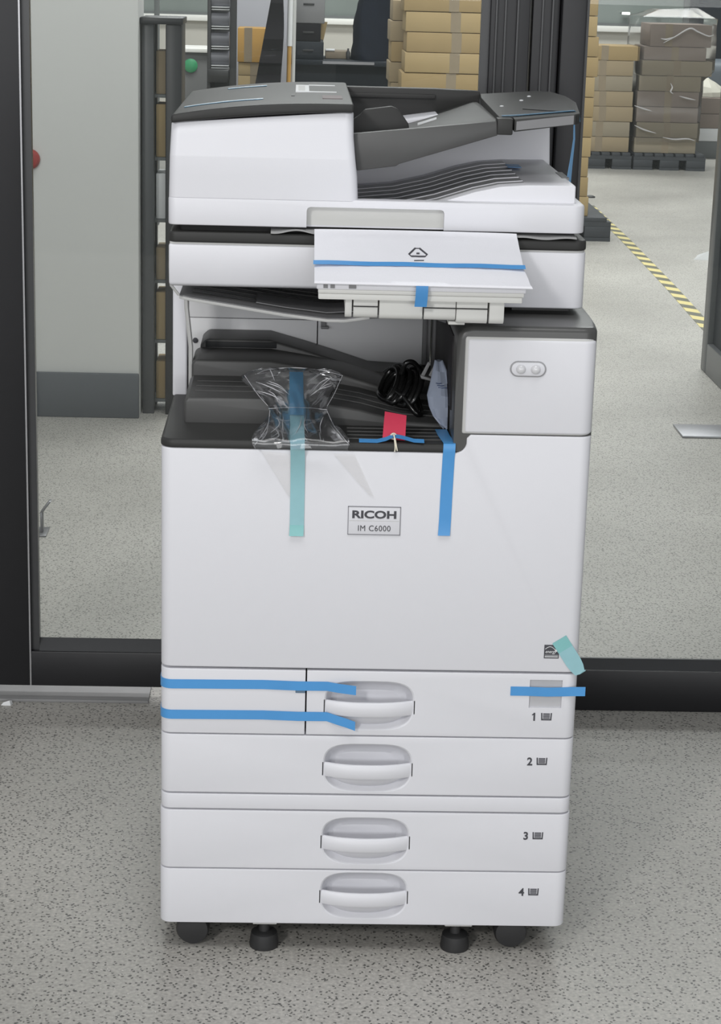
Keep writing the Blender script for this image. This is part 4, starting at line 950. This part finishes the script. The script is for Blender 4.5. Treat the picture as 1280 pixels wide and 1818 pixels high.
# what stands further right and behind
G3 = 'cartons at the far right'
bm = BM(); add_box(bm, 2.95, 3.75, 13.0, 13.6, 0.0, 0.13, 0.004); tag(obj('timber_base', bm, MULL), 'dark low platform under the boxes at the far right', 'platform')
carton(2.93, 3.70, 13.0, 13.6, 0.13, 0.23, LABELW, 'low white carton beneath the mauve ones at the far right', G3)
carton(2.955, 3.70, 13.0, 13.6, 0.23, 0.34, CARTONS[4], 'mauve-brown carton resting on the white one at the far right', G3)
carton(2.955, 3.70, 13.0, 13.6, 0.34, 0.462, CARTONS[4], 'mauve-brown carton under the crumpled paper at the far right', G3)
bm = BM(); secs = []
for k, (s, zz) in enumerate(((1.0, 0.464), (0.96, 0.485), (0.80, 0.52), (0.55, 0.55), (0.30, 0.575), (0.1, 0.58))):
    secs.append([(3.06 + s*0.15*math.cos(a)*(1+0.2*rr.random()) , 13.25 + s*0.2*math.sin(a), zz + (0.022*rr.random() if k else 0)) for a in [2*math.pi*q/13 for q in range(13)]])
loft(bm, secs); tag(obj('packing_paper', bm, PAPER, None, 15), 'pale crumpled packing paper on the mauve cartons at the far right', 'paper')
bm = BM(); slab(bm, 3.06, 3.70, 13.9, 14.5, 0.0, 0.70, 0.05, 0.09, 6); tag(obj('plastic_bin', bm, BLUEG, None, 40), 'blue-grey rounded bin behind the far right cartons', 'bin')
bm = BM(); add_box(bm, 3.30, 3.75, 15.0, 15.4, 0.0, 3.2, 0.01); tag(obj('pillar', bm, DESKM), 'dark navy pillar at the far right beyond the stacks', 'pillar')

# ------------------------------------------------------------------ desk area behind the copier
DK = thing('desk', (0.15, 10.8, 0), 'dark slate work desk behind the copier, left of the carton stacks', 'desk')
bm = BM(); add_box(bm, -0.18, 0.50, 10.45, 11.15, 0.755, 0.785, 0.004); obj('desktop', bm, DESKM, DK)
bm = BM(); add_box(bm, -0.16, 0.48, 10.52, 10.55, 0.02, 0.755); obj('modesty_panel', bm, DESKM, DK)
for x in (-0.17, 0.46):
    bm = BM(); add_box(bm, x, x+0.03, 10.5, 11.1, 0, 0.755, 0.003); obj('leg', bm, DESKM, DK)
bm = BM(); add_box(bm, 0.03, 0.36, 10.443, 10.452, 0.765, 0.782); obj('bright_edge', bm, CHROME, DK)
for z0, z1, x1, m, lb in ((0.786, 0.898, 0.035, DESKM, 'dark case at the bottom of the stack on the desk'), (0.899, 1.01, 0.015, BLACKCL, 'black case in the middle of the stack on the desk'), (1.011, 1.25, 0.038, MGREY, 'charcoal case on top of the stack on the desk')):
    bm = BM(); add_box(bm, -0.165, x1, 10.55, 10.95, z0, z1, 0.006)
    o = tag(obj('equipment_case', bm, m), lb, 'case', 'cases stacked on the desk')
    bm = BM(); add_box(bm, -0.10, -0.03, 10.545, 10.552, (z0+z1)/2-0.006, (z0+z1)/2+0.006, 0.002); obj('case_handle', bm, DARKER, o)
bm = BM(); prism(bm, [(0.0, 0.787), (0.016, 0.787), (0.062, 1.01), (0.0, 1.012)], 'y', 10.97, 11.0); tag(obj('card_sheet', bm, CARTONS[1]), 'tan card sheet propped behind the black cases on the desk', 'card')
bm = BM(); add_box(bm, 0.05, 0.20, 10.72, 10.95, 0.786, 0.835, 0.004); bx = tag(obj('wooden_tray', bm, mat('dull_wood', (0.22, 0.18, 0.13), 0.7, var=0.2)), 'low brown box lying on the dark desk', 'box')
bm = BM(); add_box(bm, 0.05, 0.11, 10.715, 10.8, 0.8352, 0.846, 0.002); obj('box_label', bm, LABELW, bx)
bm = BM(); lathe(bm, [(0.013, 0), (0.014, 0.045), (0.006, 0.06), (0.006, 0.072)], (0.195, 10.62, 0.786), 'z', 14); tag(obj('bottle', bm, DARKER), 'small dark bottle standing on the desk near the jacket', 'bottle')
# jacket heap
bm = BM(); rr = random.Random(8); secs = []
for k in range(13):
    s = k/12; zz = 0.786 + s*0.62
    xl = 0.215 + 0.035*s + (0.0 if s < 0.45 else (s-0.45)*0.16); xr = 0.475 - 0.01*s
    cx, hw = (xl+xr)/2, (xr-xl)/2; dy = 0.17 - 0.05*s
    secs.append([(cx + hw*math.copysign(abs(math.cos(a))**0.7, math.cos(a)) + rr.uniform(-0.006, 0.006), 10.72 + dy*math.sin(a) + 0.02*math.sin(4*a+3*s), zz + (rr.uniform(-0.008, 0.008) if k else 0)) for a in [2*math.pi*q/28 for q in range(28)]])
loft(bm, secs); tag(obj('jacket', bm, JACKET, None, 60), 'navy-black padded jacket heaped on the desk beside the carton stacks', 'jacket')
# pole and draped cover
PO = thing('pole', (-0.175, 10.2, 0), 'slim white pole with a yellow lower half, left of the desk', 'pole')
bm = BM(); tube(bm, [(-0.183, 10.2, 0.88), (-0.175, 10.2, 2.0)], 0.017, 10); obj('upper_section', bm, LABELW, PO)
bm = BM(); tube(bm, [(-0.190, 10.2, 0.0), (-0.183, 10.2, 0.88)], 0.014, 10); obj('lower_section', bm, YELLOWC, PO)
bm = BM(); tube(bm, [(-0.160, 10.21, 0.0), (-0.153, 10.21, 1.5)], 0.012, 10); obj('side_tube', bm, LGREY, PO)
bm = BM(); rr = random.Random(4); secs = []
for k in range(22):
    zz = 1.5*k/21; t_ = zz/1.16
    xl = -0.505 + 0.205*t_; xr = -0.228 + 0.008*math.sin(8*zz)
    f_ = 0.018*math.sin(zz*38) + 0.01*rr.random()
    secs.append([(xl, 9.95+f_, zz), (xr, 9.95+f_, zz), (xr, 10.35, zz), (xl+0.02, 10.35, zz)])
loft(bm, secs); tag(obj('draped_cover', bm, BLACKCL, None, 25), 'black cloth cover hanging in folds left of the white pole', 'cover')
# ochre carton on pale ones
G4 = 'cartons behind the black cover'
carton(-0.52, -0.31, 10.8, 11.1, 0.0, 0.36, CARTONS[1], 'pale carton standing on the floor below the ochre one', G4)
carton(-0.52, -0.31, 10.8, 11.1, 0.36, 0.66, CARTONS[1], 'pale carton in the middle under the ochre one', G4)
carton(-0.52, -0.31, 10.8, 11.1, 0.66, 0.745, CARTONS[1], 'thin pale carton directly under the ochre one', G4)
carton(-0.525, -0.31, 10.79, 11.1, 0.745, 0.965, YELLOWC, 'ochre-yellow carton left of the black draped cover', G4, tapex=0.32)
bm = BM(); add_box(bm, -0.56, -0.10, 11.6, 11.68, 0.0, 1.9, 0.01); tag(obj('partition_board', bm, LILAC), 'pale lilac partition board behind the ochre carton', 'board')
bm = BM(); add_box(bm, -0.545, -0.505, 9.9, 9.95, 0, 2.2, 0.004); tag(obj('post', bm, DARKER), 'thin black upright post left of the ochre carton', 'post')
# black machine with rolls
MC = thing('roll_stand', (-0.62, 10.0, 0), 'black stand loaded with grey rolls and white bands, left of the black post', 'stand')
bm = BM(); add_box(bm, -0.685, -0.665, 9.95, 10.3, 0, 1.20, 0.003); prism(bm, [(9.90, 0.70), (9.93, 0.66), (10.3, 0.66), (10.3, 0.74), (9.90, 0.74)], 'x', -0.68, -0.55, 0.008); add_box(bm, -0.68, -0.55, 10.26, 10.3, 0.0, 1.3, 0.003); obj('stand_frame', bm, DARKER, MC)
for k, zz in enumerate((0.80, 0.915, 1.035, 1.15)):
    bm = BM(); tube(bm, [(-0.664, 10.05, zz), (-0.552, 10.05, zz)], 0.048, 16); o = obj('roll', bm, ROLLM, MC, 40)
    bm = BM(); add_box(bm, -0.662, -0.554, 9.995, 10.06, zz-0.058, zz-0.052, 0.001); add_box(bm, -0.662, -0.554, 9.99, 10.06, zz-0.044, zz-0.038, 0.001); obj('roll_band', bm, LABELW, o)
bm = BM(); rr = random.Random(6); secs = []
for k in range(7):
    secs.append([(-0.61 + (0.055-0.004*k)*math.cos(a)+rr.uniform(-.008, .008), 9.90 + 0.05*math.sin(a)+rr.uniform(-.008, .008), 0.10*k+0.002 + rr.uniform(0, .01)) for a in [2*math.pi*q/11 for q in range(11)]])
loft(bm, secs); tag(obj('plastic_wrapping', bm, film('cloudy_wrap', (0.8, 0.8, 0.8), 0.55, (0.35, 0.35, 0.35), 0.15), None, 15), 'crumpled cloudy plastic wrapping below the stand of rolls', 'plastic film')
# grey cabinet with a white worktop, and a green disc that draws a reflection on it
CBN = thing('cabinet', (-0.80, 11.0, 0), 'grey laminate cabinet with a white top behind the feeder left end', 'cabinet')
bm = BM(); add_box(bm, -0.96, -0.67, 10.8, 11.3, 0, 0.80, 0.003); obj('cabinet_body', bm, WOODM, CBN)
bm = BM(); add_box(bm, -0.97, -0.66, 10.77, 11.3, 0.80, 0.825, 0.003); obj('worktop', bm, SILL, CBN)
bm = BM(); lathe(bm, [(0.045, 0.0), (0.045, -0.012), (0.03, -0.02)], (-0.83, 10.8, 0.715), 'y', 20); obj('green_reflection', bm, GREENL, CBN)
bm = BM(); add_box(bm, -0.885, -0.860, 8.2, 8.26, 0, 2.3, 0.003); tag(obj('upright', bm, MULL), 'thin grey-green upright standing right of the black rack', 'post')
# added glowing strips that stand in for reflections in the far glass
for x, w, zz, lb in ((0.55, 0.20, 0.945, 'glowing strip standing in for a reflection above the sill, left of the cartons'), (2.95, 0.075, 0.985, 'glowing strip standing in for a reflection above the sill, right of the dark mullion'), (2.45, 0.05, 0.975, 'short glowing strip standing in for a reflection at the left end of the right pane'), (3.28, 0.03, 0.985, 'small glowing dot standing in for a reflection right of the dark mullion')):
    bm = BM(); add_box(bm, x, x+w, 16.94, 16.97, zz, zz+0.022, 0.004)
    o = tag(obj('glow_strip', bm, GLOW), lb, 'reflection', 'stand-in reflection strips along the far sill')
    bm = BM(); add_box(bm, x, x+w, 16.97, 17.05, zz+0.004, zz+0.018); obj('strip_bracket', bm, MULL, o)
